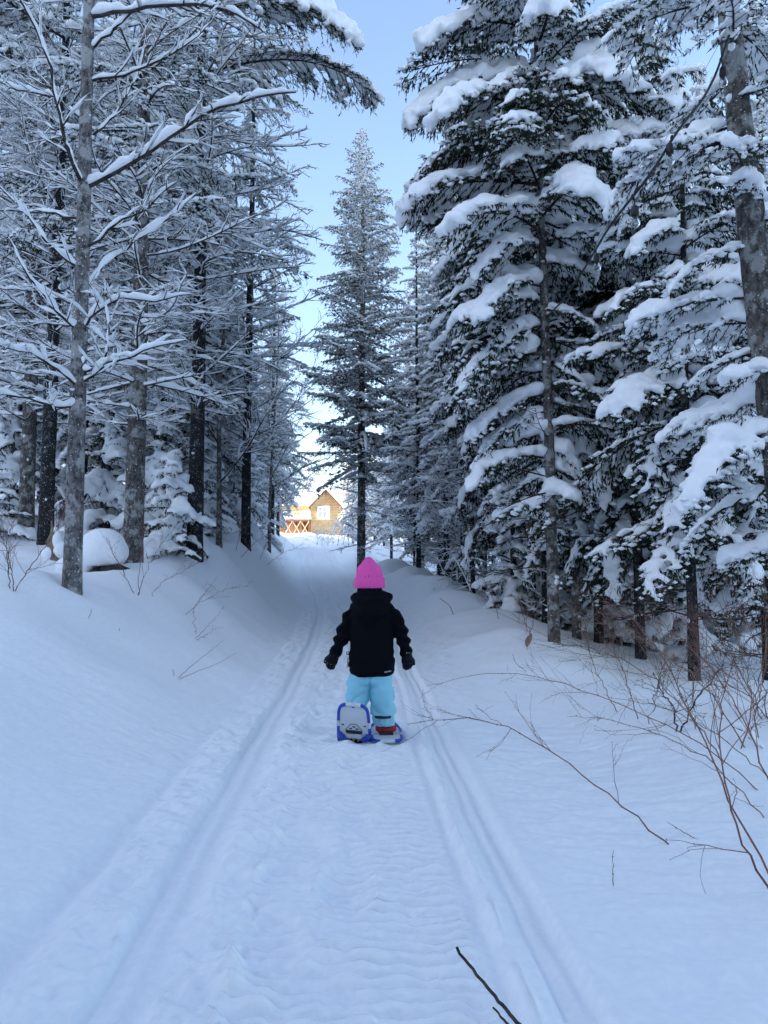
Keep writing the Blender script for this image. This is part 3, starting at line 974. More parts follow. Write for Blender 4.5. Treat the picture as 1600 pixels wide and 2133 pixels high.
# ---- bare hardwoods --------------------------------------------------------------------------
def hardwood(seed, H, r0, snow, up=.7, n1=16, zb=1.5, L1=1.8, lean=(0, 0), sr=.02):
    rng = np.random.RandomState(seed)
    line = trunk_line(rng, H, lean, .25)
    tb, axis, rad = trunk_buf(rng, line, H, r0, 10, top=.15)
    c = Crown(rng)
    def grow(b, d, L, r, lev):
        K = 6
        t = np.linspace(0, 1, K)[:, None]
        bend = nrm(rng.randn(3)) * .22 * L
        P = b + d * L * t + bend * t ** 2 + ZH * (.12 * L) * t ** 2
        c.wood.tubes(P, np.linspace(r, r * .35, K) + .0008, 4 if lev < 2 else 3)
        if snow and rng.rand() < .9:
            c._ribbon(P[None], None, sr * (1 if lev == 0 else .7 if lev == 1 else .5), .95, 7 if lev < 2 else 4, 4)
        if lev < 3:
            for q in range(5 if lev == 0 else 4):
                f = rng.uniform(.25, .98)
                p, T = interp_line(P, np.array([f]))
                grow(p[0], nrm(T[0] + rng.randn(3) * .5 + ZH * .15), L * rng.uniform(.35, .6), r * .5, lev + 1)
    for z in np.linspace(zb, H * .96, n1):
        a = rng.rand() * 6.28
        grow(axis(z), nrm(np.array([math.cos(a), math.sin(a), up * rng.uniform(.5, 1.4)])), L1 * rng.uniform(.6, 1.1) * (1.15 - z / H * .6), rad(z) * .45, 0)
    return c, tb


c, tb = hardwood(61, 7.5, .05, True, .55, 18, 1.2, 1.7, sr=.021)
hw1 = finish_tree('birch_tree', 'leafless birch with snow-lined limbs left of the trail', 'tree', c, tb, base_of(455, 14.0, .05), 0)
c, tb = hardwood(62, 12.5, .07, False, 1.3, 20, 3.5, 2.0)
hw2 = finish_tree('birch_tree', 'bare reddish birch with fine twigs against the sky at the upper right', 'tree', c, tb, base_of(1465, 17.0, .05), 0)
hw2['label'] = 'bare birch with fine snowless twigs against the sky at the upper right'

# ---- young firs of the undergrowth
c, tb = fir(71, 2.4, .03, .12, 40, cone(2.4, .1, .75, .06), load=(.4, 1.0), e0=(-.4, .25), dr=(.4, 1.4), w=.42, tw_sp=.08, sub=False, Rs=.085, Rt=.055,
            need=(.05, .012, .016), fine=True, cover=.85, S=6, down=.8)
yf1 = finish_tree('young_fir', 'young fir buckled under snow at the foot of the dark trunk nearest the trail', 'tree', c, tb, base_of(330, 12.0, .05), 0, voxel=.034, smooth=3)
c, tb = fir(72, 1.5, .02, .08, 30, cone(1.5, .05, .6, .06), load=(.4, 1.0), e0=(-.3, .3), dr=(.4, 1.4), w=.42, tw_sp=.07, sub=False, Rs=.08, Rt=.05,
            need=(.045, .012, .014), fine=True, cover=.8, S=6, down=.8)
yf2 = finish_tree('young_fir', 'small snow-clotted fir between the lichened trunk and the dark one', 'tree', c, tb, base_of(352, 11.0, .1), 0, voxel=.03, smooth=3)

# ---- the rest of the wood --------------------------------------------------------------------
rs = np.random.RandomState(5)
def plant(proto, px, d, label, sc=1.0, group=None, dz=.03, free=False):
    x = at(px, 1200, d)[0]
    u = x - float(trail_x(d))
    lim = 3.3 if proto in (fil1, fil2) else 2.5
    if d < 70 and abs(u) < lim and not free:
        x = float(trail_x(d)) + (lim + .5 * rs.rand()) * (1 if u > 0 else -1)
    return copy_tree(proto, label, (x, d, H1(x, d) - dz), rs.rand() * 6.28, sc, group)


LM_L = [(-200, 'the left edge'), (50, 'the leftmost background trunk'), (150, 'the foremost speckled trunk'), (275, 'the thick lichen-grey trunk'), (404, 'the dark straight trunk'), (511, 'the narrow far trunk'), (640, 'the cabin view')]
LM_R = [(755, 'the tall pointed spruce'), (930, 'the pole stand'), (1152, 'the bare-trunked fir'), (1330, 'the fat young fir'), (1440, 'the thicket fir'), (1600, 'the right-edge trunk'), (1800, 'the picture edge')]
_used = {}
def place_label(what, px, d, marks):
    k = max(i for i in range(len(marks) - 1) if marks[i][0] <= px) if px >= marks[0][0] else 0
    a, b_ = marks[k][1], marks[k + 1][1]
    n = _used.setdefault((what, k), []); n.append(d)
    rank = ['nearest', 'second', 'third', 'fourth', 'fifth', 'sixth', 'seventh', 'eighth', 'ninth', 'tenth', 'eleventh', 'twelfth', 'thirteenth', 'fourteenth', 'fifteenth', 'sixteenth', 'seventeenth', 'eighteenth'][len(n) - 1]
    return '%s %s between %s and %s' % (rank if rank != 'nearest' else 'first', what, a, b_)


# ones that can be picked out
plant(fil2, 918, 32, 'tall spruce whose tip stands right of the gap of sky', 1.75)
plant(fil1, 965, 21, 'spruce whose snowy spire shows at the top, left of the big firs', 1.28)
plant(fil1, 853, 46, 'small far spruce tip in the middle of the sky gap', 1.33)
plant(fil2, 680, 40, 'snowy spruce on the right of the sunny cabin', .9)
plant(fil2, 640, 21, 'spruce hung with snow beside the cabin view, left of the trail', .7)
plant(fil1, 590, 26, 'spruce leaning over the far left bank of the trail', .75)
plant(fil2, 835, 27, 'mid-sized spruce just right of the tall pointed spruce', .75)
plant(fil1, 890, 25, 'spruce with fine snow behind the pole trunks right of the trail', .8)
plant(hw1, 905, 17, 'leafless sapling tree with white limbs on the right-hand bank', .6)
plant(hw1, 560, 28, 'snow-lined birch bending toward the gap of sky', 1.25, free=True)
plant(fil1, 565, 34, 'spruce closing the far left side of the trail before the cabin', 1.05, free=True)
plant(fil2, 578, 44, 'last snowy spruce on the left before the cabin clearing', 1.05, free=True)
fil1.scale = (.8, .8, .75)
fil2.scale = (.85, .85, .85)
gl = 'snowy spruces in the left-hand wood'
for px, d, p, s in sorted([(330, 14.5, fil1, 1.0), (215, 15, fil2, 1.1), (20, 16, fil1, 1.05), (110, 17.5, fil2, 1.15), (440, 19, fil1, .8), (350, 21, fil2, 1.2),
                    (510, 21, fil2, .8), (240, 23, fil1, 1.1), (80, 24, fil1, 1.15), (-60, 15, fil2, 1.0), (-80, 21, fil1, 1.1), (160, 28, fil2, 1.4), (300, 30, fil1, 1.3), (420, 30, fil2, 1.4), (20, 31, fil2, 1.4),
                    (520, 33, fil1, .85), (560, 40, fil2, .9)], key=lambda q: q[1]):
    plant(p, px, d, place_label('snowy spruce', px, d, LM_L), s * rs.uniform(.93, 1.07), gl)
gr = 'snowy spruces in the right-hand wood'
for px, d, p, s in sorted([(1040, 16, fil2, .95), (1110, 19, fil1, 1.0), (1010, 24, fil2, .95), (1250, 14, fil2, .95), (1380, 14, fil1, .95), (1500, 12.5, fil2, .9), (1620, 12, fil1, .85),
                    (1180, 22, fil1, 1.1), (1320, 19, fil2, 1.0), (1450, 22, fil1, .8), (1580, 18, fil2, .95), (950, 34, fil1, 1.2), (1070, 31, fil1, 1.3), (1210, 31, fil2, 1.35),
                    (1360, 31, fil1, 1.0), (1500, 30, fil2, .9), (1650, 26, fil1, 1.1)], key=lambda q: q[1]):
    plant(p, px, d, place_label('snowy spruce', px, d, LM_R), s * rs.uniform(.93, 1.07), gr)
gp = 'pole trees in the right-hand stand'
for i, d in enumerate(np.sort(rs.uniform(11.5, 27, 34))):
    lo = np.interp(d, [11, 14, 18, 27], [1120, 1000, 880, 790])
    px = rs.uniform(lo, 1640)
    plant(pole1 if i % 2 else pole2, px, d, place_label('slim pole tree', px, d, LM_R), rs.uniform(.8, 1.1), gp)
gq = 'pole trees in the left-hand wood'
for i, d in enumerate(np.sort(rs.uniform(13, 26, 16))):
    px = rs.uniform(-40, np.interp(d, [13, 26], [420, 540]))
    plant(pole1 if i % 2 else pole2, px, d, place_label('slim pole tree', px, d, LM_L), rs.uniform(.8, 1.1), gq)
gf = 'far spruces around the cabin clearing'
LM_F = [(400, 'the left-hand wood'), (590, 'the cabin deck'), (676, 'the cabin gable'), (755, 'the tall pointed spruce'), (1000, 'the pole stand')]
for px, d, s in sorted([(560, 62, 1.3), (540, 75, 1.3), (500, 60, 1.3), (520, 90, 1.4), (735, 70, .9), (760, 58, 1.0), (800, 62, 1.1), (845, 70, 1.2), (780, 85, 1.1), (890, 60, 1.2), (725, 100, .9), (575, 130, 1.2), (600, 140, 1.1), (640, 135, 1.2),
                 (690, 140, 1.2), (720, 132, 1.3), (760, 128, 1.3), (545, 128, 1.4), (810, 110, 1.3)], key=lambda q: q[1]):
    plant(fil1 if rs.rand() < .5 else fil2, px, d, place_label('far spruce', px, d, LM_F), s * rs.uniform(.9, 1.1), gf)

gy = 'young firs under the right-hand trees'
for i, d in enumerate(np.sort(rs.uniform(10.0, 19, 17))):
    px = rs.uniform(np.interp(d, [10, 13, 19], [1230, 1050, 930]), 1640)
    plant(yf1 if rs.rand() < .6 else yf2, px, d, place_label('snow-heaped young fir', px, d, LM_R), rs.uniform(.8, 1.35), gy, .08)
gy = 'young firs in the left-hand wood'
for px, d, s in sorted([(440, 12.5, .7), (470, 15, 1.2), (535, 19, 1.2), (215, 13.5, 1.2), (20, 14.5, 1.3), (150, 16, 1.4), (330, 17, 1.4), (560, 24, 1.4), (600, 30, 1.6), (420, 14.5, 1.0), (-20, 11, 1.0), (300, 15, 1.1)], key=lambda q: q[1]):
    plant(yf1 if rs.rand() < .6 else yf2, px, d, place_label('snow-heaped young fir', px, d, LM_L), s * rs.uniform(.9, 1.1), gy, .08)

gb = 'unseen spruces added behind the viewpoint for shade'  # out of view, added to shade the snow near the camera
for x, y, s in [(-3.6, -2.0, 1.0), (3.8, -1.5, 1.0), (-4.2, -6, 1.1), (3.4, -5.5, 1.05), (-2.8, -10.5, 1.15), (3.2, -10, 1.1), (6.5, -3, 1.1), (-6.8, -3.5, 1.1), (-1.2, -19, 1.3), (2.2, -20, 1.3), (-4.5, -14, 1.2), (4.8, -15, 1.2), (0.4, -15, 1.2), (-6.5, 1.0, 1.0), (5.9, 1.6, .9)]:
    copy_tree(fil1 if rs.rand() < .5 else fil2, 'snowy spruce added unseen behind the viewpoint to shade the near snow', (x, y, H1(x, y) - .05), rs.rand() * 6.28, s, gb)

# ------------------------------------------------------------------ the child on snowshoes
M['pink'] = mat('pink_knit', (.86, .11, .42), .9, .2)
M['black_cloth'] = mat('black_cloth', (.0035, .0042, .007), .9, .08)
M['glove'] = mat('black_glove', (.003, .0035, .005), .55, .15)
M['hair'] = mat('dark_hair', (.012, .011, .012), .6, .3)
M['skin'] = mat('skin', (.55, .36, .27), .5, .4)
M['pants'] = mat('blue_cloth', rough=.7, spec=.25, build=noise_col(6, (.27, .62, .76), (.31, .67, .80), detail=2))
M['boot'] = mat('boot', (.02, .025, .05), .6, .3)
M['blue_plastic'] = mat('blue_plastic', (.012, .06, .42), .35, .5)
M['white_plastic'] = mat('white_plastic', (.62, .66, .70), .4, .5)
M['red_strap'] = mat('red_strap', (.42, .012, .03), .5, .4)
M['steel'] = mat('steel', (.32, .32, .31), .35, .5, Metallic=.8)
M['dark_plastic'] = mat('dark_plastic', (.02, .02, .024), .5, .4)
M['white_print'] = mat('white_print', (.75, .75, .76), .6, .3)

CY0 = 5.08


def pp(px, py, d=CY0):
    return at(px, py, d)


def chain(buf, pts, rad, flat=(1, 1, 1), step=.35, level=2):
    """overlapping balls along a polyline, radii interpolated"""
    P = np.array(pts, float); r = np.array(rad, float)
    C, Rr = [], []
    for i in range(len(P) - 1):
        n = max(2, int(np.linalg.norm(P[i + 1] - P[i]) / (step * min(r[i], r[i + 1])) + 1))
        for t in np.linspace(0, 1, n):
            C.append(P[i] * (1 - t) + P[i + 1] * t); Rr.append(r[i] * (1 - t) + r[i + 1] * t)
    C, Rr = np.array(C), np.array(Rr)
    buf.lumps(C, Rr[:, None] * np.array(flat)[None], level)


def ellipse_stack(buf, rings, n=40, m=0):
    """closed loft through rings (centre, rx, ry, power)"""
    V = []
    a = np.arange(n) * 2 * np.pi / n
    for c, rx, ry, pw in rings:
        x = np.sign(np.cos(a)) * np.abs(np.cos(a)) ** pw * rx; y = np.sign(np.sin(a)) * np.abs(np.sin(a)) ** pw * ry
        V.append(np.stack([c[0] + x, c[1] + y, np.full(n, c[2])], 1))
    K = len(V); V = np.concatenate(V)
    b = (np.arange(K - 1) * n)[:, None]; i = np.arange(n)[None]; j = (np.arange(n)[None] + 1) % n
    Q = np.stack([b + i, b + j, b + n + j, b + n + i], -1).reshape(-1, 4)
    T0 = np.stack([np.zeros(n - 2, int), np.arange(2, n), np.arange(1, n - 1)], 1)
    T1 = np.stack([np.zeros(n - 2, int), np.arange(1, n - 1), np.arange(2, n)], 1) + (K - 1) * n
    buf.add(V, T=np.concatenate([T0, T1]), Q=Q, m=m)


def folds(V, N, fn):
    return V + N * fn(V)[:, None]


tzc = float(trail_z(5.0))
_pl = at(738, 1516, 5.0)
SHOE_L = Matrix.Translation((_pl[0], _pl[1] - .02, tzc + .055)) @ (Matrix.Rotation(R(-6), 4, 'Z') @ Matrix.Rotation(R(4), 4, 'Y') @ Matrix.Rotation(R(-55), 4, 'X'))


def build_child():
    tz = float(trail_z(CY0))
    foot = pp(772, 1540)
    org = np.array([foot[0], CY0, tz])
    root = thing('person', 'child in pink beanie, black jacket and blue snow pants walking away on snowshoes', 'person', tuple(org))
    loc = lambda px, py, dy=0.0: pp(px, py, CY0) * 1.0 + np.array([0, dy, 0]) - org
    def part(name, buf, material, parent=root, smooth=True, **kw):
        return link(name, buf.mesh(name, material, smooth), parent, **kw)
    # body: one continuous figure under the clothes
    b = Buf()
    head = loc(770, 1205)
    chain(b, [head + (0, 0, -.012), head + (0, .005, .02)], [.068, .066], level=3)
    chain(b, [head + (0, .07, -.01), head + (0, .086, -.018)], [.012, .011], level=2)
    for sx in (-1, 1):
        chain(b, [head + (sx * .076, 0, -.01), head + (sx * .08, -.006, .012)], [.014, .013])
    chain(b, [head + (0, .0, -.03), loc(771, 1262)], [.045, .045])
    chain(b, [loc(771, 1280), loc(772, 1330), loc(772, 1385)], [.085, .08, .082])
    for side in (-1, 1):
        if side < 0:
            arm = [loc(740, 1278), loc(713, 1325, -.01), loc(697, 1362, .01)]
        else:
            arm = [loc(812, 1275), loc(840, 1323, -.01), loc(848, 1362, .01)]
        chain(b, [loc(771, 1280)] + arm, [.06, .038, .03, .024])
    hipL, kneeL, ankL = loc(752, 1395), loc(745, 1440, .03), np.array(SHOE_L @ Vector((0, -.045, .11))) - org
    hipR, kneeR, ankR = loc(790, 1395), loc(796, 1450, .0), loc(802, 1510, .07)
    chain(b, [loc(772, 1385), hipL, kneeL, ankL], [.07, .058, .045, .03])
    chain(b, [loc(772, 1385), hipR, kneeR, ankR], [.07, .058, .045, .03])
    V, T, Q, N = remesh(b, .010, 3)
    o = Buf(); o.add(V, T=T, Q=Q)
    part('body', o, M['skin'])
    # hair below the beanie
    b = Buf()
    chain(b, [head + (0, -.012, -.005), head + (0, -.012, -.055)], [.083, .072], flat=(1.04, .98, 1), level=3)
    V, T, Q, N = remesh(b, .008, 3)
    V = V + N * (.003 * np.sin(np.arctan2(V[:, 1] - head[1], V[:, 0] - head[0]) * 46) * 1.0)[:, None]
    o = Buf(); o.add(V, T=T, Q=Q); part('hair', o, M['hair'])
    # neck warmer
    b = Buf(); chain(b, [loc(770, 1228), loc(770, 1246)], [.078, .085], flat=(1.08, .95, .8), level=3)
    V, T, Q, N = remesh(b, .008, 2); o = Buf(); o.add(V, T=T, Q=Q); part('neck_warmer', o, M['black_cloth'])
    # beanie: ribbed knit with a turned-up cuff
    def knit(rings, n, amp):
        bb = Buf(); V = []
        a = np.arange(n) * 2 * np.pi / n
        rib = 1 + amp * np.sign(np.sin(a * n / 4 * 1.0 + .4)) * np.abs(np.sin(a * n / 4 + .4)) ** .6
        for c, rx, ry in rings:
            V.append(np.stack([c[0] + np.cos(a) * rx * rib, c[1] + np.sin(a) * ry * rib, np.full(n, c[2])], 1))
        K = len(V); V = np.concatenate(V)
        q = (np.arange(K - 1) * n)[:, None]; i = np.arange(n)[None]; j = (np.arange(n)[None] + 1) % n
        bb.add(V, Q=np.stack([q + i, q + j, q + n + j, q + n + i], -1).reshape(-1, 4))
        return bb
    hx = lambda py: loc(770, py)
    prof = [(1207, 30.0), (1204, 28.6), (1198, 27.6), (1192, 26.6), (1186, 24.6), (1180, 21.2), (1175, 17.0), (1170, 12.6), (1166, 9.4), (1163, 7.0), (1161, 4.2), (1160.2, 1.2)]
    s1 = .003175
    rings = []
    for py, w in prof:
        c = hx(py); off = np.interp(py, [1160, 1180, 1200], [-2.2, -1.0, 0]) * s1
        rings.append(((c[0] + off, c[1] - .005, c[2]), w * s1, w * s1 * .98))
    hat = part('beanie', knit(rings, 112, .02), M['pink'])
    cu = [(1202.6, 27.6), (1202.2, 29.0), (1204, 30.0), (1210, 30.4), (1218, 31.0), (1223, 31.2), (1224.6, 30.4), (1224.8, 28.5), (1222, 27.6)]
    rings = [((hx(py)[0], hx(py)[1] - .005, hx(py)[2]), w * s1, w * s1 * .98) for py, w in cu]
    link('cuff', knit(rings, 112, .028).mesh('cuff', M['pink']), hat)
    # jacket: torso and sleeves as one skin, with folds
    b = Buf()
    ring = lambda py, x0, x1, ry, dy=0, pw=.85: (loc((x0 + x1) / 2, py, dy), (x1 - x0) / 2 * s1, ry, pw)
    ellipse_stack(b, [ring(1238, 752, 790, .06), ring(1248, 745, 798, .085), ring(1262, 734, 810, .105), ring(1280, 729, 817, .115), ring(1305, 731, 818, .118),
                      ring(1335, 730, 819, .118), ring(1365, 728, 821, .118), ring(1385, 727, 823, .12), ring(1396, 728, 822, .121), ring(1403, 731, 819, .120), ring(1407, 738, 811, .116)], 48)
    chain(b, [loc(744, 1270), loc(731, 1287), loc(720, 1308, -.012), loc(714, 1324, -.015), loc(707, 1340, -.005), loc(700, 1358, .015)], [.058, .052, .05, .049, .046, .042])
    chain(b, [loc(800, 1266), loc(815, 1280), loc(829, 1300, -.012), loc(836, 1320, -.015), loc(842, 1340, -.005), loc(846, 1359, .015)], [.058, .054, .05, .048, .044, .041])
    V, T, Q, N = remesh(b, .0075, 5)
    mid = loc(775, 1330)
    def jf(p):
        r = p - mid
        arm = sstep(.135, .165, np.abs(r[:, 0]))
        w = .005 * perlin3(p * np.array([7, 7, 9])) + .0025 * perlin3(p * 22)
        sl = np.sin((p[:, 2] * 95 + 1.6 * perlin3(p * 9) * 2 + r[:, 0] * np.sign(r[:, 0]) * 40)) * .012 * arm * (.4 + .6 * np.clip(perlin3(p * 8 + 3) + .5, 0, 1))
        body = (1 - arm) * .004 * np.sin(p[:, 2] * 30 + 3 * perlin3(p * 4)) * np.clip(perlin3(p * 5 + 9) + .3, 0, 1)
        seam = -.004 * np.exp(-((p[:, 2] - loc(0, 1399)[2]) / .004) ** 2) * (1 - arm)
        return w + sl + body + seam
    V = folds(V, N, jf)
    o = Buf(); o.add(V, T=T, Q=Q)
    jacket = part('jacket', o, M['black_cloth'])
    # hood hanging on the back
    b = Buf()
    chain(b, [loc(738, 1246, -.03), loc(748, 1262, -.085), loc(760, 1272, -.115), loc(772, 1276, -.122), loc(786, 1270, -.115), loc(800, 1258, -.08), loc(810, 1242, -.03)],
          [.024, .036, .043, .046, .044, .038, .027], level=3)
    chain(b, [loc(741, 1240, -.045), loc(756, 1236, -.075), loc(773, 1235, -.082), loc(792, 1236, -.075), loc(808, 1240, -.045)], [.02, .028, .03, .029, .024], level=3)
    chain(b, [loc(752, 1252, -.085), loc(772, 1253, -.105), loc(796, 1250, -.085)], [.033, .04, .036], level=3)
    chain(b, [loc(758, 1270, -.105), loc(770, 1284, -.112), loc(784, 1272, -.105)], [.026, .026, .026], level=3)
    V, T, Q, N = remesh(b, .0075, 6)
    V = folds(V, N, lambda p: .004 * perlin3(p * 14) + .003 * np.sin(p[:, 2] * 70 + 2 * perlin3(p * 7)))
    o = Buf(); o.add(V, T=T, Q=Q)
    link('hood', o.mesh('hood', M['black_cloth']), jacket)
    # small print at the hem, and the zip pull and ticket at the left side
    fc = bpy.data.curves.new('print', 'FONT'); fc.body = 'BURTON'; fc.size = .0115; fc.extrude = .0004; fc.align_x = 'CENTER'
    fo = bpy.data.objects.new('tmp', fc); col.objects.link(fo)
    me = bpy.data.meshes.new_from_object(fo.evaluated_get(bpy.context.evaluated_depsgraph_get())); bpy.data.objects.remove(fo)
    me.materials.append(M['white_print'])
    lp = link('logo', me, jacket, tuple(loc(808, 1396, -.106))); lp.rotation_euler = (R(90), R(-8), R(22))
    b = Buf()
    zp = loc(725, 1360, -.02)
    for dx, dz in ((-.008, 0), (.006, 0), (0, .008), (0, -.008)):
        b.box(zp + np.array([dx, 0, dz]), (.0022 if dx else .008, .004, .0095 if dx else .0022))
    link('zip_pull', b.mesh('zip_pull', M['dark_plastic'], False), jacket)
    b = Buf(); b.box(loc(724.5, 1380, -.02), (.0045, .002, .032), M=Matrix.Rotation(R(5), 3, 'Y'))
    link('lift_ticket', b.mesh('lift_ticket', M['steel'], False), jacket)
    # gloves: palm, four fingers, thumb
    def glove(wrist, tip, side, tag):
        b = Buf()
        d = nrm(tip - wrist); lat = nrm(np.cross(d, np.array([0, 1.0, 0]))) * side
        chain(b, [wrist - d * .02, wrist + d * .012], [.036, .034], flat=(1, .95, 1), level=3)
        palm = wrist + d * .045
        chain(b, [wrist + d * .02 - lat * .006, palm - lat * .012], [.027, .024]); chain(b, [wrist + d * .02 + lat * .006, palm + lat * .014], [.027, .024])
        for k, l in zip((-1.5, -.5, .5, 1.5), (.030, .037, .035, .027)):
            p0 = palm + lat * k * .0135 + d * .012
            p1 = p0 + d * l * .55 + np.array([0, .006, 0]); p2 = p1 + d * l * .5 + np.array([0, .016, 0])
            chain(b, [palm + lat * k * .010, p0, p1, p2], [.012, .0115, .0105, .0095])
        t0 = wrist + d * .022 + lat * .022
        t1 = t0 + d * .022 + lat * .016 + np.array([0, .006, 0]); t2 = t1 + d * .022 + lat * .002 + np.array([0, .008, 0])
        chain(b, [t0, t1, t2], [.014, .012, .011])
        V, T, Q, N = remesh(b, .0045, 2)
        V = wrist + (V - wrist) * 1.08
        o = Buf(); o.add(V, T=T, Q=Q)
        g = part('glove', o, M['glove'])
        sb = Buf(); rng = np.random.RandomState(int(abs(wrist[0]) * 1000))
        ix = rng.randint(0, len(V), 26); r = rng.uniform(.0012, .0035, 26)
        k = N[ix][:, 1] < .3
        sb.lumps(V[ix][k], np.stack([r, r, r], 1)[k], 1, rng); link('snow_crumbs', sb.mesh('snow_crumbs', M['tree_snow']), g)
        cb = Buf(); cb.lumps([wrist + lat * .03 + d * -.004 + np.array([0, -.01, 0])], [[.004, .004, .012]], 1)
        link('toggle', cb.mesh('toggle', M['white_plastic']), g)
    glove(loc(697, 1362, .015), loc(687, 1391, .01), -1, 0)
    glove(loc(847, 1362, .015), loc(849, 1394, .02), 1, 1)
    # trousers
    b = Buf()
    ellipse_stack(b, [ring(1380, 734, 812, .095), ring(1395, 732, 814, .10), ring(1410, 728, 817, .10), ring(1420, 728, 818, .09), ring(1426, 735, 810, .07)], 44)
    chain(b, [loc(752, 1408), loc(746, 1430, .012), loc(744, 1450, .018), loc(743, 1466, .0), (np.array(SHOE_L @ Vector((0, -.045, .10))) - org)], [.076, .081, .080, .070, .056], flat=(1, 1, 1), level=3)
    chain(b, [loc(789, 1408), loc(795, 1435), loc(797, 1455, .01), loc(798, 1464, .02)], [.074, .080, .079, .078], level=3)
    ellipse_stack(b, [ring(1446, 774, 821, .076, .01, 1), ring(1460, 772, 822, .078, .02, 1), ring(1475, 772, 824, .080, .035, 1), ring(1486, 771, 826, .083, .045, 1), ring(1491, 771, 826, .083, .05, 1)], 40)
    V, T, Q, N = remesh(b, .008, 4)
    V = V[:]
    def pf(p):
        f = .006 * perlin3(p * np.array([8, 8, 10]) + 2) + .003 * perlin3(p * 24)
        ph = p[:, 2] * 62 + p[:, 0] * 30 * np.sign(p[:, 0] - loc(772, 0)[0]) + 3.5 * perlin3(p * 6)
        up = sstep(loc(0, 1470)[2], loc(0, 1435)[2], p[:, 2])
        f += (.45 + .55 * up) * -.034 * np.exp(-(np.sin(ph * .5) / .35) ** 2) * np.clip(perlin3(p * 6 + 11) * 1.4 + .3, 0, 1)
        f += -.014 * np.exp(-((p[:, 0] - loc(772.5, 0)[0]) / .005) ** 2) * (p[:, 1] < 0)
        return f
    V = folds(V, N, pf)
    o = Buf(); o.add(V, T=T, Q=Q)
    pants = part('snow_pants', o, M['pants'])
    # inner gaiter showing under the right hem, and a dark ring standing in for the dark gap between them
    b = Buf()
    ellipse_stack(b, [ring(1488, 776, 821, .06, .05, 1), ring(1496, 775, 822, .066, .05, 1), ring(1506, 776, 823, .068, .055, 1), ring(1514, 779, 823, .064, .06, 1)], 36)
    V, T, Q, N = remesh(b, .008, 2)
    V = folds(V, N, lambda p: .004 * perlin3(p * 18) + .003 * np.sin(np.arctan2(p[:, 1], p[:, 0] - loc(799, 0)[0]) * 7))
    o = Buf(); o.add(V, T=T, Q=Q); link('gaiter', o.mesh('gaiter', M['pants']), pants)
    b = Buf()
    ellipse_stack(b, [ring(1491, 776, 819, .07, .05, 1), ring(1494.5, 776, 820, .073, .05, 1), ring(1496.5, 777, 819, .071, .05, 1)], 36)
    link('dark_gap', b.mesh('dark_gap', M['dark_plastic']), pants)
    # boots
    b = Buf()
    chain(b, [loc(802, 1508, .07), loc(803, 1520, .075)], [.042, .04]); chain(b, [loc(803, 1524, .068), loc(803, 1524, .21)], [.033, .034], flat=(1, 1, .8))
    V, T, Q, N = remesh(b, .008, 3); o = Buf(); o.add(V, T=T, Q=Q); part('boot', o, M['boot'])
    b = Buf()
    ls = lambda x, y, z: np.array(SHOE_L @ Vector((x, y, z))) - org
    chain(b, [ls(0, -.055, .05), ls(0, -.05, .12)], [.036, .042]); chain(b, [ls(0, -.065, .046), ls(0, .085, .046)], [.030, .030])
    V, T, Q, N = remesh(b, .008, 3); o = Buf(); o.add(V, T=T, Q=Q); part('boot', o, M['boot'])
    return root, org, loc


child, c_org, c_loc = build_child()


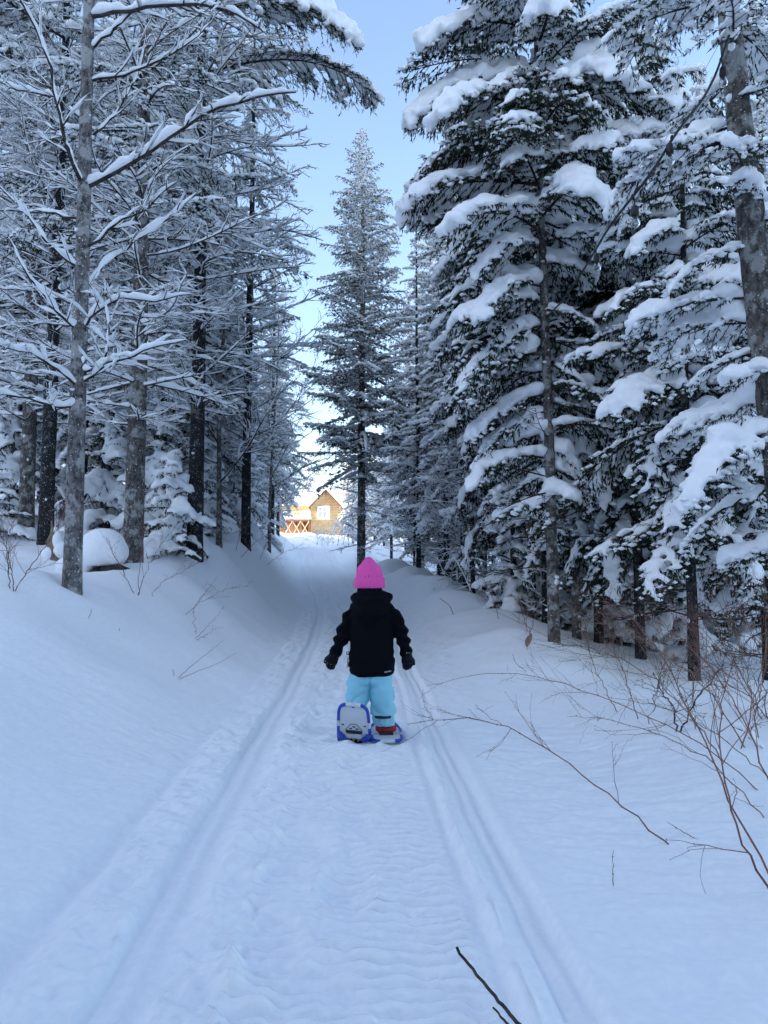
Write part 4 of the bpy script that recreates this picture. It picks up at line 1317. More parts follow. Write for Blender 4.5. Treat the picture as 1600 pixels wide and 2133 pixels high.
def snowshoe(label, loc, rx, ry, rz):
    """local axes: y forward (toe), z up through the deck; origin at the crampon hinge"""
    root = thing('snowshoe', label, 'snowshoe')
    root.location = loc
    root.rotation_euler = Matrix.Rotation(rz, 3, 'Z').to_4x4().to_3x3().__matmul__(Matrix.Rotation(ry, 3, 'Y')).__matmul__(Matrix.Rotation(rx, 3, 'X')).to_euler()
    # outline of the frame, tail at -y
    out = np.array([(-.062, -.245), (-.083, -.225), (-.092, -.19), (-.096, -.12), (-.1, -.04), (-.102, .05), (-.095, .11), (-.07, .15), (-.035, .167), (0, .17)])
    full = np.concatenate([[(0, -.25), (-.035, -.25)], out, (out[::-1][1:] * [-1, 1]), [(.035, -.25), (0, -.25)]])
    d = np.concatenate([[0], np.cumsum(np.linalg.norm(np.diff(full, axis=0), axis=1))])
    t = np.linspace(0, d[-1], 97)
    path = np.stack([np.interp(t, d, full[:, 0]), np.interp(t, d, full[:, 1])], 1)
    for _ in range(2):
        path[1:-1] = (path[:-2] + 2 * path[1:-1] + path[2:]) / 4
    lift = np.clip(path[:, 1] - .08, 0, 1) ** 2 * 5
    P3 = np.stack([path[:, 0], path[:, 1], lift], 1)
    b = Buf(); b.tubes(P3, np.full(97, .0105), 10)
    link('frame', b.mesh('frame', M['blue_plastic']), root)
    # white clips on the frame
    for c0, c1 in ((0, 5), (92, 97), (18, 23), (74, 79)):
        b = Buf(); b.tubes(P3[c0:c1], np.full(c1 - c0, .0125), 10, cap=True)
        link('clip', b.mesh('clip', M['white_plastic']), root)
    # deck plate with its holes drawn by small dark plugs
    b = Buf()
    n = len(path) - 1
    ring = path[:n]
    cen = np.array([[0, -.04]])
    inner = cen + (ring - cen) * .93
    zz = np.clip(inner[:, 1] - .08, 0, 1) ** 2 * 5
    for z0 in (.0035, -.0035):
        b.add(np.concatenate([np.stack([inner[:, 0], inner[:, 1], zz + z0], 1), [[0, -.04, z0 + .001]]]),
              T=[[i, (i + 1) % n, n] if z0 > 0 else [(i + 1) % n, i, n] for i in range(n)])
    deck = link('deck', b.mesh('deck', M['white_plastic'], False), root)
    for x, y in ((-.07, -.075), (.07, -.075), (0, -.232), (-.02, -.045), (.02, -.045), (0, -.062)):
        b = Buf(); b.box((x, y, 0), (.008, .0045, .0052)); link('slot', b.mesh('slot', M['dark_plastic'], False), deck)
    # raised wedge under the foot (seen from below) and the opening behind the crampon
    b = Buf()
    tri = np.array([(-.055, -.03), (-.02, -.085), (.02, -.085), (.055, -.03)])
    b.tubes(np.concatenate([np.c_[tri, np.full(4, -.006)], ]), np.full(4, .0032), 6)
    link('rib', b.mesh('rib', M['steel']), deck)
    b = Buf(); b.box((0, -.018, 0), (.052, .012, .006)); link('opening', b.mesh('opening', M['dark_plastic'], False), deck)
    # crampon below
    b = Buf()
    b.box((0, .012, -.012), (.05, .016, .004))
    k = Buf()
    for x in (-.085, -.065, -.03, 0, .03, .065, .085):
        k.add([(x - .012, .03, -.008), (x + .012, .03, -.008), (x, .034, -.04), (x - .012, .034, -.008), (x + .012, .034, -.008), (x, .037, -.04)],
              T=[[0, 1, 2], [5, 4, 3]], Q=[[0, 3, 4, 1], [1, 4, 5, 2], [2, 5, 3, 0]])
    cr = link('crampon', b.mesh('crampon', M['white_plastic'], False), root)
    link('teeth', k.mesh('teeth', M['steel'], False), cr)
    for sx in (-1, 1):
        b = Buf(); chain(b, [(sx * .09, .0, -.014), (sx * .075, .03, -.016), (sx * .05, .035, -.014)], [.018, .02, .014], flat=(1, 1, .8))
        V, T, Q, N = remesh(b, .005, 2); b = Buf(); b.add(V, T=T, Q=Q)
        link('pivot', b.mesh('pivot', M['blue_plastic']), root)
    # binding: red straps over toe and round the heel
    for y0, h, wd in ((-.075, .028, .066), (.06, .055, .05)):
        a = np.linspace(-.15, math.pi + .15, 25)
        b = Buf()
        if y0 < 0:
            P = np.stack([np.cos(a) * wd, y0 - np.sin(a) * .035 + .02, np.full(25, .036) + .006 * np.cos(a * 2)], 1)
            W = np.array([0, 0, .017])
        else:
            P = np.stack([np.cos(a) * wd, np.full(25, y0), np.sin(a) * h + .006], 1); W = np.array([0, .012, 0])
        nn = nrm(np.gradient(P, axis=0)); nn = np.cross(nn, nrm(W)) * .003
        V = np.concatenate([P - W + nn, P + W + nn, P + W - nn, P - W - nn])
        q = np.arange(24)
        Q = np.concatenate([np.stack([s * 25 + q, s * 25 + q + 1, ((s + 1) % 4) * 25 + q + 1, ((s + 1) % 4) * 25 + q], 1) for s in range(4)])
        b.add(V, Q=Q)
        st = link('heel_strap' if y0 < 0 else 'toe_strap', b.mesh('strap', M['red_strap']), root)
    b = Buf(); b.box((0, .0, .012), (.045, .11, .008)); b.box((0, .075, .02), (.046, .035, .012))
    link('binding_plate', b.mesh('binding_plate', M['dark_plastic'], False), root)
    return root


pL = at(738, 1516, 5.0); pR = at(803, 1527, 5.16)
snowshoe('blue and white snowshoe tipped up on its toe, showing its underside', (pL[0], pL[1] - .02, tzc + .055), R(-55), R(4), R(-6))
snowshoe('blue and white snowshoe lying flat on the snow with red heel strap', (pR[0], 5.20, tzc + .022), R(2), 0, R(3))

# ------------------------------------------------------------------ bare shrubs, canes and twigs
def bezier_path(pts, K):
    P = np.array(pts, float)
    for _ in range(2):      # Chaikin, keeps the ends
        Q = [P[0]]
        for a, b2 in zip(P[:-1], P[1:]):
            Q += [a * .75 + b2 * .25, a * .25 + b2 * .75]
        P = np.array(Q + [P[-1]])
    d = np.concatenate([[0], np.cumsum(np.linalg.norm(np.diff(P, axis=0), axis=1))])
    t = np.linspace(0, d[-1], K)
    return np.stack([np.interp(t, d, P[:, k]) for k in range(3)], 1)


def cane(root, pts, r, rng, side=10, sl=.3, material='cane', levels=2, zig=.006, upb=.15, org=None, buds=True, snow=0.0, name='cane', spread=.7):
    """one arching stem with side twigs, a part of its own"""
    b = Buf()
    def stem(P, r0, lev, n_side, l_side):
        K = len(P)
        P = P + np.concatenate([[[0, 0, 0]], rng.randn(K - 1, 3) * zig * (1 if lev == 0 else .6)])
        b.tubes(P, np.linspace(r0, max(r0 * .35, .0007), K), 5 if lev == 0 else 3)
        if buds:
            i = np.arange(2, K, 2)
            b.lumps(P[i], np.stack([np.full(len(i), r0 * 1.0 + .0006)] * 2 + [np.full(len(i), r0 * 1.5 + .001)], 1), 0, rng)
        if snow and lev < 2:
            cs = Crown(rng); cs._ribbon(P[None], None, snow * (1 if lev == 0 else .6), .9, 14, 5)
            v, tt, q, _, _ = cs.snow.arrays(); sn.add(v, Q=q)
        if lev < levels:
            for f in rng.uniform(.2, .97, n_side):
                p, T = interp_line(P, np.array([f]))
                L = l_side * rng.uniform(.3, 1.1) * (1.1 - .5 * f)
                d0 = nrm(T[0] + rng.randn(3) * spread * np.array([1, .8, 1]) + ZH * upb)
                k = 7
                t = np.linspace(0, 1, k)[:, None]
                bend = rng.randn(3) * .18 * L
                stem(p[0] + d0 * L * t + bend * t ** 2, r0 * (.55 - .15 * f), lev + 1, max(2, int(n_side * .3)), l_side * .42)
    sn = Buf()
    P = bezier_path(pts, 22)
    if org is not None:
        P = P - org
    stem(P, r, 0, side, sl)
    o = link(name, b.mesh(name, M[material]), root)
    if snow:
        link('snow', sn.mesh('snow', M['tree_snow']), o)
    return o


def shrub(name, label, canes, seed, cat='shrub', group=None, **kw):
    """canes: lists of (px, py, depth); the first point of the first cane is the foot"""
    rng = np.random.RandomState(seed)
    if kw.get('fit', True):
        fitted = []
        for cdef in canes:
            f = ground_hit(cdef[0][0], cdef[0][1]) / cdef[0][2]
            fitted.append([(a_, b_, c_ * f) for a_, b_, c_ in cdef])
        canes = fitted
    p0 = at(*canes[0][0])
    org = np.array([p0[0], p0[1], H1(p0[0], p0[1])])
    root = thing(name, label, cat, tuple(org), group=group)
    for cdef in canes:
        P = [at(*q) for q in cdef]
        z0 = H1(P[0][0], P[0][1])
        P[0] = np.array([P[0][0], P[0][1], min(P[0][2], z0) - .03])
        cane(root, P, kw.get('r', .0045), rng, kw.get('side', 9), kw.get('sl', .28), kw.get('material', 'cane'), kw.get('levels', 2), kw.get('zig', .006), kw.get('upb', .12), org,
             snow=kw.get('snow', 0.0), spread=kw.get('spread', .7))
    return root


shrub('shrub', 'reddish cane arching low over the trail from the right with its tip by the snowshoe',
      [[(1410, 1760, 3.1), (1320, 1695, 3.15), (1230, 1625, 3.25), (1120, 1545, 3.4), (1040, 1505, 3.55), (940, 1495, 3.65), (850, 1510, 3.75)]], 1, r=.0035, side=10, sl=.42, spread=.5, upb=.06, zig=.004)
shrub('shrub', 'long thin cane above it, curving left beside the child\'s gloved hand',
      [[(1610, 1655, 3.4), (1480, 1560, 3.6), (1330, 1480, 3.8), (1200, 1430, 4.0), (1080, 1402, 4.2), (980, 1405, 4.3), (890, 1428, 4.4)]], 2, r=.003, side=10, sl=.42, spread=.5, upb=.08, zig=.004)
shrub('shrub', 'thick red-brown stems rising at the right edge and crossing the whole thicket',
      [[(1660, 1900, 2.8), (1590, 1790, 3.0), (1520, 1680, 3.2), (1480, 1560, 3.4), (1430, 1470, 3.6), (1390, 1380, 3.8), (1340, 1310, 4.0), (1250, 1240, 4.2)],
       [(1660, 1930, 2.75), (1600, 1850, 2.85), (1540, 1740, 3.0), (1500, 1600, 3.2), (1500, 1480, 3.4), (1530, 1370, 3.5)],
       [(1680, 1760, 3.0), (1600, 1640, 3.3), (1545, 1480, 3.6), (1480, 1390, 3.9), (1420, 1330, 4.1), (1330, 1270, 4.3)]], 3, r=.0044, side=12, sl=.5, spread=.55, zig=.004)
shrub('shrub', 'tangle of tan and red canes in front of the dark fir trunk at the right',
      [[(1560, 1560, 4.6), (1490, 1450, 4.7), (1400, 1370, 4.8), (1290, 1300, 4.9), (1200, 1290, 5.0)],
       [(1520, 1590, 4.4), (1430, 1480, 4.5), (1350, 1400, 4.6), (1240, 1350, 4.7), (1150, 1340, 4.8)],
       [(1580, 1540, 4.7), (1560, 1400, 4.7), (1520, 1290, 4.8), (1480, 1230, 4.9)],
       [(1540, 1560, 4.6), (1580, 1430, 4.6), (1600, 1330, 4.6), (1610, 1240, 4.6)]], 4, r=.0042, side=15, sl=.55, material='cane_tan', spread=.6)
shrub('shrub', 'upright dry red shrub between the bare-trunked fir and the right-hand thicket',
      [[(1330, 1500, 5.6), (1310, 1420, 5.6), (1270, 1340, 5.7), (1250, 1270, 5.7)],
       [(1350, 1510, 5.5), (1370, 1420, 5.5), (1400, 1330, 5.6), (1410, 1260, 5.7)],
       [(1290, 1480, 5.8), (1250, 1420, 5.8), (1225, 1350, 5.9), (1215, 1300, 5.9)],
       [(1450, 1520, 5.4), (1440, 1440, 5.4), (1460, 1350, 5.5), (1440, 1290, 5.5)]], 5, r=.0036, side=13, sl=.45)
shrub('shrub', 'dark dead stems low in the snow at the foot of the right-hand thicket',
      [[(1410, 1525, 5.4), (1405, 1480, 5.4), (1380, 1440, 5.5), (1360, 1400, 5.5)],
       [(1415, 1525, 5.4), (1440, 1470, 5.4), (1480, 1420, 5.4), (1510, 1380, 5.5)]], 6, r=.006, side=8, sl=.3, material='twig')
shrub('shrub', 'thin twigs with snow caught on them at the right edge of the thicket',
      [[(1600, 1560, 4.0), (1545, 1520, 4.0), (1500, 1490, 4.1), (1450, 1492, 4.1)]], 7, r=.004, side=4, sl=.2, material='cane_tan', snow=.016)
shrub('shrub', 'wispy stems in the snow left of the bare-trunked fir',
      [[(1110, 1330, 10.5), (1090, 1290, 10.5), (1080, 1240, 10.6)], [(1095, 1345, 10.2), (1120, 1270, 10.2), (1130, 1200, 10.2)], [(1040, 1290, 12), (1030, 1250, 12), (1010, 1215, 12)]], 8, r=.005, side=7, sl=.35)
shrub('shrub', 'snow-dusted brush along the crest of the right-hand bank',
      [[(930, 1205, 17), (920, 1180, 17), (900, 1150, 17)], [(950, 1215, 16), (975, 1170, 16), (1000, 1130, 16)], [(900, 1195, 18), (880, 1170, 18), (870, 1140, 18)],
       [(985, 1235, 15), (965, 1195, 15), (940, 1150, 15)], [(1010, 1250, 14), (1020, 1200, 14), (1040, 1150, 14)]], 9, r=.007, side=9, sl=.6, material='twig', snow=.018)
shrub('shrub', 'dense red brush at the right edge under the near fir',
      [[(1590, 1500, 5.2), (1560, 1420, 5.2), (1500, 1350, 5.3), (1430, 1310, 5.4)], [(1600, 1510, 5.1), (1590, 1400, 5.1), (1560, 1300, 5.2), (1520, 1210, 5.3)],
       [(1610, 1500, 5.2), (1540, 1430, 5.2), (1450, 1400, 5.3), (1370, 1390, 5.4)], [(1570, 1490, 5.3), (1600, 1380, 5.3), (1590, 1280, 5.3)]], 21, r=.0042, side=14, sl=.5, spread=.6)
shrub('shrub', 'thin straw-coloured canes crossing low over the snow at the right edge',
      [[(1600, 1700, 3.4), (1500, 1600, 3.5), (1400, 1540, 3.6), (1290, 1500, 3.8), (1180, 1490, 4.0)], [(1610, 1620, 3.7), (1500, 1530, 3.8), (1380, 1470, 3.9), (1260, 1450, 4.1)]], 22, r=.003, side=9, sl=.4, material='cane_tan', spread=.5)
shrub('shrub', 'snow-coated brush on the crest in front of the cabin gable',
      [[(660 + 11 * k, 1136, 52), (662 + 11 * k, 1118, 52), (664 + 11 * k + (k % 3) * 4, 1090 + (k % 2) * 10, 52)] for k in range(8)], 23, r=.02, side=14, sl=1.2, material='twig', snow=.05, upb=.5, zig=.02)
# left bank
shrub('shrub', 'fan of thin reddish stems on the left bank beside the thick lichen-grey trunk',
      [[(285, 1240, 6.6), (300, 1200, 6.6), (330, 1140, 6.7), (380, 1080, 6.8)], [(288, 1240, 6.6), (290, 1190, 6.6), (300, 1130, 6.6), (295, 1070, 6.6)],
       [(283, 1238, 6.6), (262, 1200, 6.6), (240, 1160, 6.6), (225, 1125, 6.6)]], 10, r=.004, side=9, sl=.36, upb=.3, spread=.5)
shrub('shrub', 'low stem sweeping right from the same spot on the left bank',
      [[(312, 1240, 6.5), (335, 1215, 6.5), (370, 1195, 6.5), (420, 1170, 6.6)]], 11, r=.0035, side=8, sl=.3, upb=.12, spread=.5)
shrub('shrub', 'large spray of bare stems at the left edge in front of the trunks',
      [[(28, 1232, 6.0), (50, 1195, 6.0), (90, 1150, 6.0), (125, 1095, 6.0), (140, 1040, 6.0)], [(20, 1225, 6.0), (20, 1190, 6.0), (10, 1140, 6.0), (30, 1080, 6.0)],
       [(30, 1235, 6.0), (20, 1150, 6.1), (-10, 1090, 6.1)]], 12, r=.0045, side=13, sl=.38, upb=.2, spread=.55)
shrub('shrub', 'spray of fine twigs leaning right on the left bank, upper of three',
      [[(383, 1278, 6.3), (410, 1260, 6.3), (440, 1240, 6.3), (480, 1225, 6.3), (520, 1220, 6.3)], [(400, 1268, 6.3), (430, 1230, 6.3), (455, 1200, 6.3)]], 13, r=.003, side=6, sl=.22, upb=.1, spread=.35)
shrub('shrub', 'spray of fine twigs leaning right on the left bank, middle of three',
      [[(402, 1331, 5.6), (425, 1312, 5.6), (448, 1290, 5.6), (468, 1264, 5.6)], [(402, 1331, 5.6), (430, 1322, 5.6), (450, 1308, 5.6), (466, 1306, 5.6)], [(410, 1322, 5.6), (405, 1300, 5.6), (402, 1268, 5.6)]], 14, r=.0028, side=2, sl=.1, levels=1, spread=.3)
shrub('shrub', 'two-pronged bare twig low on the left bank, nearest the camera',
      [[(365, 1411, 4.9), (395, 1390, 4.9), (430, 1362, 4.9), (466, 1333, 4.9)], [(365, 1411, 4.9), (410, 1399, 4.9), (455, 1382, 4.9), (493, 1359, 4.9)], [(365, 1411, 4.9), (362, 1402, 4.9), (360, 1394, 4.9)]], 15, r=.0026, side=0, sl=.1, levels=0, zig=.002)
shrub('shrub', 'bare twigs along the far left bank below the cabin',
      [[(500, 1160, 14), (530, 1130, 14), (570, 1105, 14)], [(490, 1150, 14), (500, 1110, 14), (505, 1070, 14)], [(555, 1175, 15), (590, 1150, 15), (620, 1140, 15)], [(540, 1165, 15), (560, 1120, 15), (590, 1090, 15)]], 16, r=.005, side=10, sl=.5, upb=.25)
for i, (label, pts, r) in enumerate([
        ('short upright stem poking from the snow at the lower right', [(1278, 1845, 2.69), (1277, 1810, 2.69), (1276, 1773, 2.69)], .0018),
        ('bent twig lying on the snow below the arching cane', [(1475, 1754, 3.15), (1440, 1745, 3.17), (1391, 1712, 3.25)], .0022),
        ('curved grass stalk on the slope right of the child', [(945, 1283, 14), (937, 1262, 14), (915, 1247, 14)], .006),
        ('tiny stem in the smooth snow left of the trail', [(184, 1288, 6.0), (190, 1278, 6.0), (190, 1267, 6.0)], .0024),
        ('thin straw in the slope above the bent dry leaf', [(1100, 1400, 8.2), (1075, 1385, 8.2), (1068, 1362, 8.2)], .003),
        ('stubby stem in the snow beside the three twig sprays', [(248, 1317, 5.4), (249, 1309, 5.4)], .0022)]):
    rng = np.random.RandomState(80 + i)
    f = ground_hit(*pts[0][:2]) / pts[0][2]
    pts = [(a_, b_, c_ * f) for a_, b_, c_ in pts]
    p0 = at(*pts[0]); g = H1(p0[0], p0[1]); org = np.array([p0[0], p0[1], g])
    P = [at(*q) + np.array([0, 0, 0]) for q in pts]
    dz = g - P[0][2]
    P = bezier_path([q + np.array([0, 0, dz]) for q in P], 10) - org
    P[0, 2] -= .03
    P += rng.randn(10, 3) * .0015
    b = Buf(); b.tubes(P, np.linspace(r, r * .5, 10), 5); b.lumps(P[3:8:4], np.full((2, 3), r * 1.7), 1)
    link('twig', b.mesh('twig', M['cane']), None, tuple(org), label=label, category='twig')
# stick lying in the foreground
def sticks():
    rng = np.random.RandomState(3)
    p0, p1, p2, p3 = at(950, 1974, 2.0), at(985, 2020, 1.95), at(1040, 2085, 1.83), at(1095, 2150, 1.72)
    org = np.array([p3[0], p3[1], H1(p3[0], p3[1])])
    root = thing('stick', 'dark forked stick slanting up from the bottom edge of the photo', 'stick', tuple(org))
    b = Buf(); P = bezier_path([p0, p1, p2, p3, at(1150, 2215, 1.6)], 26) - org
    P += rng.randn(26, 3) * .0012
    b.tubes(P, np.linspace(.0036, .0048, 26), 7, cap=True)
    link('stem', b.mesh('stem', M['twig']), root)
    b = Buf(); P = bezier_path([at(1028, 2098, 1.8), at(1045, 2118, 1.78), at(1070, 2150, 1.72)], 12) - org
    b.tubes(P + rng.randn(12, 3) * .0008, np.linspace(.0022, .0035, 12), 6, cap=True); link('fork', b.mesh('fork', M['twig']), root)


sticks()
# curled dry leaf on the slope
b = Buf()
lp = at(1098, 1355, ground_hit(1098, 1355)); org = np.array([lp[0], lp[1], H1(lp[0], lp[1])])
a = np.linspace(0, 1, 9); s = np.linspace(-1, 1, 5)
A, S_ = np.meshgrid(a, s, indexing='ij')
w = .035 * np.sin(np.pi * A) ** .7
V = np.stack([w * S_ + .05 * A, .02 * S_ ** 2 + .03 * np.sin(A * 4), .02 + A * .15 + .012 * S_ ** 2], -1).reshape(-1, 3)
i = (np.arange(8)[:, None] * 5 + np.arange(4)[None]).ravel()
b.add(V, Q=np.stack([i, i + 1, i + 6, i + 5], 1)); b.tubes(np.array([[0, 0, -.05], [.0, 0, .03], [.05, .02, .17]]), np.full(3, .002), 4)
link('dry_leaf', b.mesh('dry_leaf', M['cane_tan']), None, tuple(org), label='curled dry leaf standing in the snow near the bare-trunked fir', category='leaf')

# ------------------------------------------------------------------ boulder with its snow cap, broken snag
def boulder():
    p = at(218, 1196, 9.0)
    org = np.array([p[0], p[1], H1(p[0], p[1]) + .02])
    root = thing('boulder', 'rounded boulder under a thick dome of snow between the left trunks', 'boulder', tuple(org))
    V, T = ico(4)
    W = V * np.array([.30, .28, .22]) + V * (.14 * perlin3(V * 2.1) + .05 * perlin3(V * 6))[:, None] * .25
    b = Buf(); b.add(W * np.array([.9, .8, 1]) + np.array([.09, -.03, -.155]), T=T)
    link('rock', b.mesh('rock', M['rock']), root)
    b = Buf()
    b.lumps([[-.03, 0, .26], [-.14, .02, .22], [.09, 0, .2], [-.25, .05, .12], [.15, -.06, .16], [-.05, -.12, .2], [-.36, .1, .02]],
            [[.26, .28, .22], [.24, .26, .2], [.17, .25, .18], [.22, .25, .17], [.1, .16, .12], [.22, .18, .17], [.25, .3, .15]], 3)
    V, T, Q, N = remesh(b, .022, 8)
    V = V + N * (.012 * perlin3(V * 6))[:, None]
    b = Buf(); b.add(V, T=T, Q=Q); link('snow_cap', b.mesh('snow_cap', M['snow']), root)


boulder()
def snag():
    p = at(112, 1130, 9.5); org = np.array([p[0], p[1], H1(p[0], p[1]) - .05])
    root = thing('snag', 'splintered orange-brown stub under snow between the left-edge trunks', 'stump', tuple(org))
    b = Buf(); rng = np.random.RandomState(4)
    for k in range(5):
        P = np.array([[rng.uniform(-.05, .05), rng.uniform(-.03, .03), 0], [rng.uniform(-.05, .05), 0, .3], [rng.uniform(-.04, .06), 0, rng.uniform(.35, .55)]])
        b.tubes(P, np.array([.045, .035, .006]), 6)
    link('wood', b.mesh('wood', M['cane_tan']), root)
    b = Buf(); b.lumps([[.05, -.02, .3], [.1, 0, .18], [-.06, 0, .12], [.02, 0, .42]], [[.06, .06, .12], [.09, .09, .12], [.09, .09, .1], [.035, .035, .06]], 2)
    V, T, Q, N = remesh(b, .016, 4); b = Buf(); b.add(V, T=T, Q=Q); link('snow', b.mesh('snow', M['tree_snow']), root)


snag()

# ------------------------------------------------------------------ string of bulbs on the right
M['rubber'] = mat('black_rubber', (.008, .008, .009), .5, .4)
M['bulb_glass'] = mat('bulb_glass', (.95, .96, .97), .03, .5, Transmission_Weight=1.0, IOR=1.15)
M['brass'] = mat('brass', (.5, .35, .15), .35, .5, Metallic=.9)


def string_lights():
    key = [(1520, 70, 5.2), (1480, 190, 4.9), (1410, 272, 4.7), (1365, 350, 4.7), (1318, 410, 4.8), (1270, 470, 5.2), (1240, 522, 5.8), (1205, 580, 6.6), (1170, 630, 7.6), (1138, 660, 8.85)]
    P = [at(*k) for k in key]
    org = P[0]
    root = thing('string_light', 'black cord of clear bulbs strung from the edge trunk to the bare-trunked fir', 'string light', tuple(org))
    b = Buf(); Q = bezier_path(P, 70) - org; b.tubes(Q, np.full(70, .0085), 7)
    link('cord', b.mesh('cord', M['rubber']), root)
    W = np.array([at(1515, 60, 5.2), at(1405, 262, 4.75), at(1312, 402, 4.82), at(1236, 514, 5.82)]) - org
    b = Buf(); b.tubes(W, np.full(4, .0018), 4); link('guy_wire', b.mesh('guy_wire', M['steel']), root)
    for (px, py, d), (sx, sy) in zip([(1502, 125, 5.05), (1400, 287, 4.7), (1318, 410, 4.8), (1240, 522, 5.8), (1140, 659, 8.75)], [(1506, 150), (1395, 310), (1323, 440), (1243, 538), (1140, 685)]):
        t = at(px, py, d) - org; s0 = at(sx, sy, d) - org
        sb = Buf()
        dr = np.array([[t[0], t[1], t[2]], [s0[0], s0[1], (t[2] + s0[2]) / 2 + .01], [s0[0], s0[1], s0[2] + .03]])
        sb.tubes(bezier_path(dr, 8), np.full(8, .004), 6)
        sb.lumps([t], [[.012, .012, .02]], 2)
        z = 1.15 * np.array([.034, .032, .024, .004, -.018, -.03, -.032]); rr = 1.15 * np.array([.002, .012, .018, .0215, .0215, .02, .002])
        sb.tubes(np.stack([np.full(7, s0[0]), np.full(7, s0[1]), s0[2] + z], 1), rr, 14)
        so = link('socket', sb.mesh('socket', M['rubber']), root)
        gb = Buf()
        z = 1.15 * np.array([-.03, -.04, -.055, -.072, -.086, -.094, -.097]); rr = 1.15 * np.array([.014, .016, .023, .0265, .022, .012, .001])
        gb.tubes(np.stack([np.full(7, s0[0]), np.full(7, s0[1]), s0[2] + z], 1), rr, 18)
        link('bulb', gb.mesh('bulb', M['bulb_glass']), so)


string_lights()

# ------------------------------------------------------------------ sunny log cabin at the end of the trail
M['log'] = mat('log', rough=.6, spec=.3, build=noise_col(3, (.68, .48, .24), (.8, .6, .36), detail=3))
M['log_dark'] = mat('stained_wood', (.22, .10, .07), .7, .3)
M['white_paint'] = mat('white_paint', (.78, .78, .76), .5, .4)
M['window_glass'] = mat('window_glass', (.45, .52, .58), .06, .6)


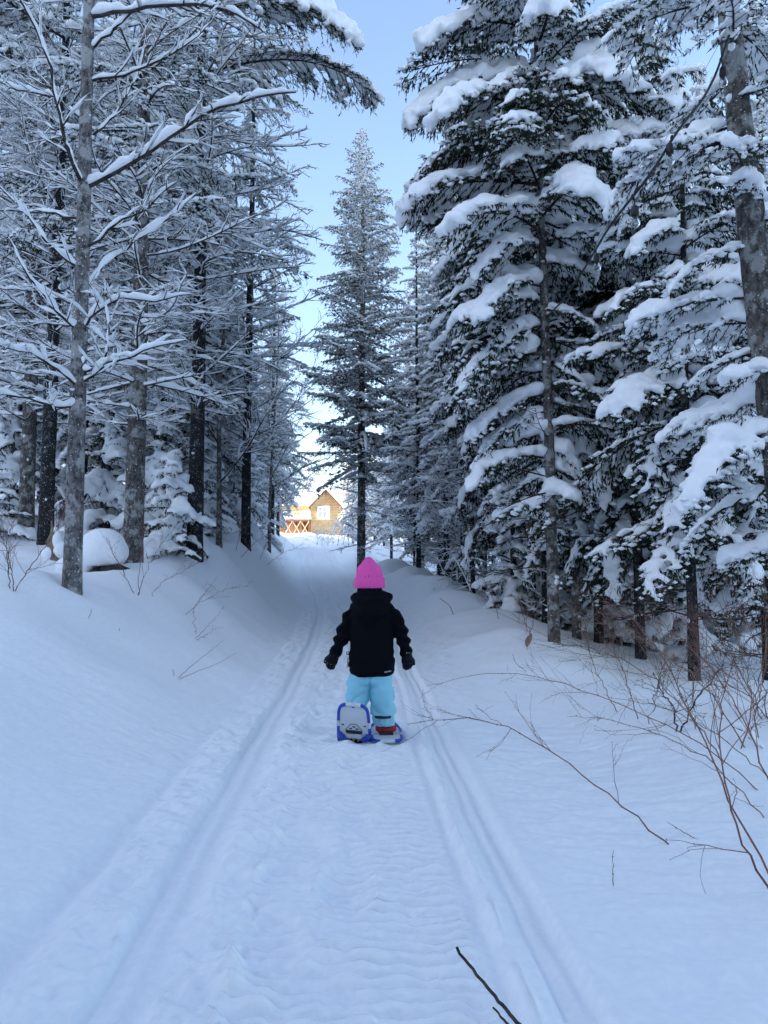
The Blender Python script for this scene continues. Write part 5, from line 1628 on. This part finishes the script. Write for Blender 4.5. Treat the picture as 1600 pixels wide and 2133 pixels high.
def cabin():
    D = 108.0
    c0 = at(676, 1112, D)
    px = D / 1600.0
    gz = H1(c0[0], D)
    org = np.array([c0[0], D, gz])
    root = thing('log_cabin', 'golden log cabin with snowy roof and raised deck in sunlight at the trail end', 'house', tuple(org))
    Z = lambda py: at(676, py, D)[2] - gz
    X = lambda x: (x - 676) * px
    z_eave, z_peak = Z(1052), Z(1022)
    x0, x1 = X(650), X(708)
    dep = 7.0
    lr = .13
    def log_wall(xa, xb, za, zb_, y, top=None):
        b = Buf()
        z = za
        while z < zb_:
            l, r_ = xa, xb
            if top is not None:
                l, r_ = top(z)
                if r_ - l < .3:
                    break
            b.tubes(np.array([[l - .2, y, z], [r_ + .2, y, z]]), np.full(2, lr), 8, cap=True)
            z += lr * 1.75
        return b
    xm = (x0 + x1) / 2
    def gab(z):
        f = np.clip((z - z_eave) / (z_peak - z_eave), 0, 1)
        return (x0 + (xm - x0) * f, x1 - (x1 - xm) * f) if z > z_eave else (x0, x1)
    link('wall', log_wall(x0, x1, -.6, z_peak - .1, 0, gab).mesh('wall', M['log']), root)
    b = Buf()
    for s in (x0, x1):
        z = -.5
        while z < z_eave:
            b.tubes(np.array([[s, 0, z], [s, dep, z]]), np.full(2, lr), 8); z += lr * 1.75
    link('side_wall', b.mesh('side_wall', M['log']), root)
    def roof(xa, xb, ze, zp, y0, y1, par, th=.45):
        m = (xa + xb) / 2
        for s in (-1, 1):
            e = m + s * ((xb - xa) / 2 + .45); sl = (zp - ze) / ((xb - xa) / 2)
            ez = zp - sl * ((xb - xa) / 2 + .45)
            for nme, o0, t, mt in (('roof', 0, .15, 'log_dark'), ('roof_snow', .15, th, 'snow')):
                V = []
                for y in (y0, y1):
                    V += [(m, y, zp + o0), (e, y, ez + o0), (e, y, ez + o0 + t), (m, y, zp + o0 + t)]
                b = Buf(); b.add(V, Q=[[0, 1, 2, 3], [7, 6, 5, 4], [0, 4, 5, 1], [1, 5, 6, 2], [2, 6, 7, 3], [3, 7, 4, 0]])
                link(nme, b.mesh(nme, M[mt], False), par)
    roof(x0, x1, z_eave, z_peak, -.8, dep, root)
    # windows
    def window(xa, xb, za, zb_, y):
        b = Buf()
        w = .12
        b.box(((xa + xb) / 2, y, za), ((xb - xa) / 2 + w, .1, w)); b.box(((xa + xb) / 2, y, zb_), ((xb - xa) / 2 + w, .1, w))
        for x in (xa, xb, (xa + xb) / 2):
            b.box((x, y - .003, (za + zb_) / 2), (w if x != (xa + xb) / 2 else .05, .1, (zb_ - za) / 2))
        b.box(((xa + xb) / 2, y - .006, za + (zb_ - za) * .6), ((xb - xa) / 2, .09, .05))
        f = link('window', b.mesh('window', M['white_paint'], False), root)
        b = Buf(); b.box(((xa + xb) / 2, y + .05, (za + zb_) / 2), ((xb - xa) / 2, .03, (zb_ - za) / 2)); link('pane', b.mesh('pane', M['window_glass'], False), f)
    window(X(663), X(685), Z(1080), Z(1056), -.18)
    # right wing
    xr0, xr1 = X(709), X(775)
    link('wing_wall', log_wall(xr0 + .3, xr1, -.6, Z(1056), 2.0).mesh('wing_wall', M['log']), root)
    b = Buf(); b.box(((xr0 + xr1) / 2, 4, Z(1056) + .25), ((xr1 - xr0) / 2 + .3, 3, .25)); link('wing_snow', b.mesh('wing_snow', M['snow'], False), root)
    window(X(693 + 20), X(703 + 24), Z(1082), Z(1064), 1.8)
    # left wing behind the deck
    xl0, xl1 = X(575), X(650)
    link('wing_wall', log_wall(xl0, xl1 - .4, -.6, Z(1050), 2.5).mesh('wing_wall', M['log']), root)
    V = [(xl0 - .5, 1.9, Z(1050)), (xl1 - .35, 1.9, Z(1050)), (xl1 - .35, 6, Z(1022)), (xl0 - .5, 6, Z(1022))]
    b = Buf(); b.add(V + [(x, y, z + .4) for x, y, z in V], Q=[[3, 2, 1, 0], [4, 5, 6, 7], [0, 1, 5, 4], [1, 2, 6, 5], [2, 3, 7, 6], [3, 0, 4, 7]])
    link('roof_snow', b.mesh('roof_snow', M['snow'], False), root)
    window(X(628), X(638), Z(1082), Z(1062), 2.3)
    # raised deck with rail and crossed braces
    dx0, dx1, dz = X(594), X(648), Z(1085)
    b = Buf(); b.box(((dx0 + dx1) / 2, .3, dz), ((dx1 - dx0) / 2, 2.2, .12)); deck = link('deck', b.mesh('deck', M['log_dark'], False), root)
    b = Buf(); b.box(((dx0 + dx1) / 2, .3, dz + .32), ((dx1 - dx0) / 2 + .05, 2.2, .2)); link('deck_snow', b.mesh('deck_snow', M['snow'], False), deck)
    for x in np.linspace(dx0 + .1, dx1 - .1, 4):
        b = Buf(); b.box((x, -1.75, dz / 2 - .3), (.09, .09, dz / 2 + .2)); link('post', b.mesh('post', M['log_dark'], False), deck)
    xs = np.linspace(dx0 + .1, dx1 - .1, 4)
    for k in range(3):
        for a_, b_ in ((xs[k], xs[k + 1]), (xs[k + 1], xs[k])):
            b = Buf(); b.tubes(np.array([[a_, -1.8 - .06 * (a_ > b_), dz - .15], [b_, -1.8 - .06 * (a_ > b_), -.2]]), np.full(2, .06), 5); link('brace', b.mesh('brace', M['log']), deck)
    b = Buf(); b.box(((dx0 + dx1) / 2, 1.6, dz / 2 - .3), ((dx1 - dx0) / 2, .08, dz / 2 + .15)); link('skirt', b.mesh('skirt', M['log_dark'], False), deck)
    for z in (.95, .35):
        b = Buf(); b.box(((dx0 + dx1) / 2, -1.85, dz + z + .2), ((dx1 - dx0) / 2, .05, .05)); link('rail', b.mesh('rail', M['white_paint'], False), deck)
    for x in np.linspace(dx0, dx1, 9):
        b = Buf(); b.box((x, -1.85, dz + .7), (.04, .045, .5)); link('baluster', b.mesh('baluster', M['white_paint'], False), deck)
    return root


cabin()
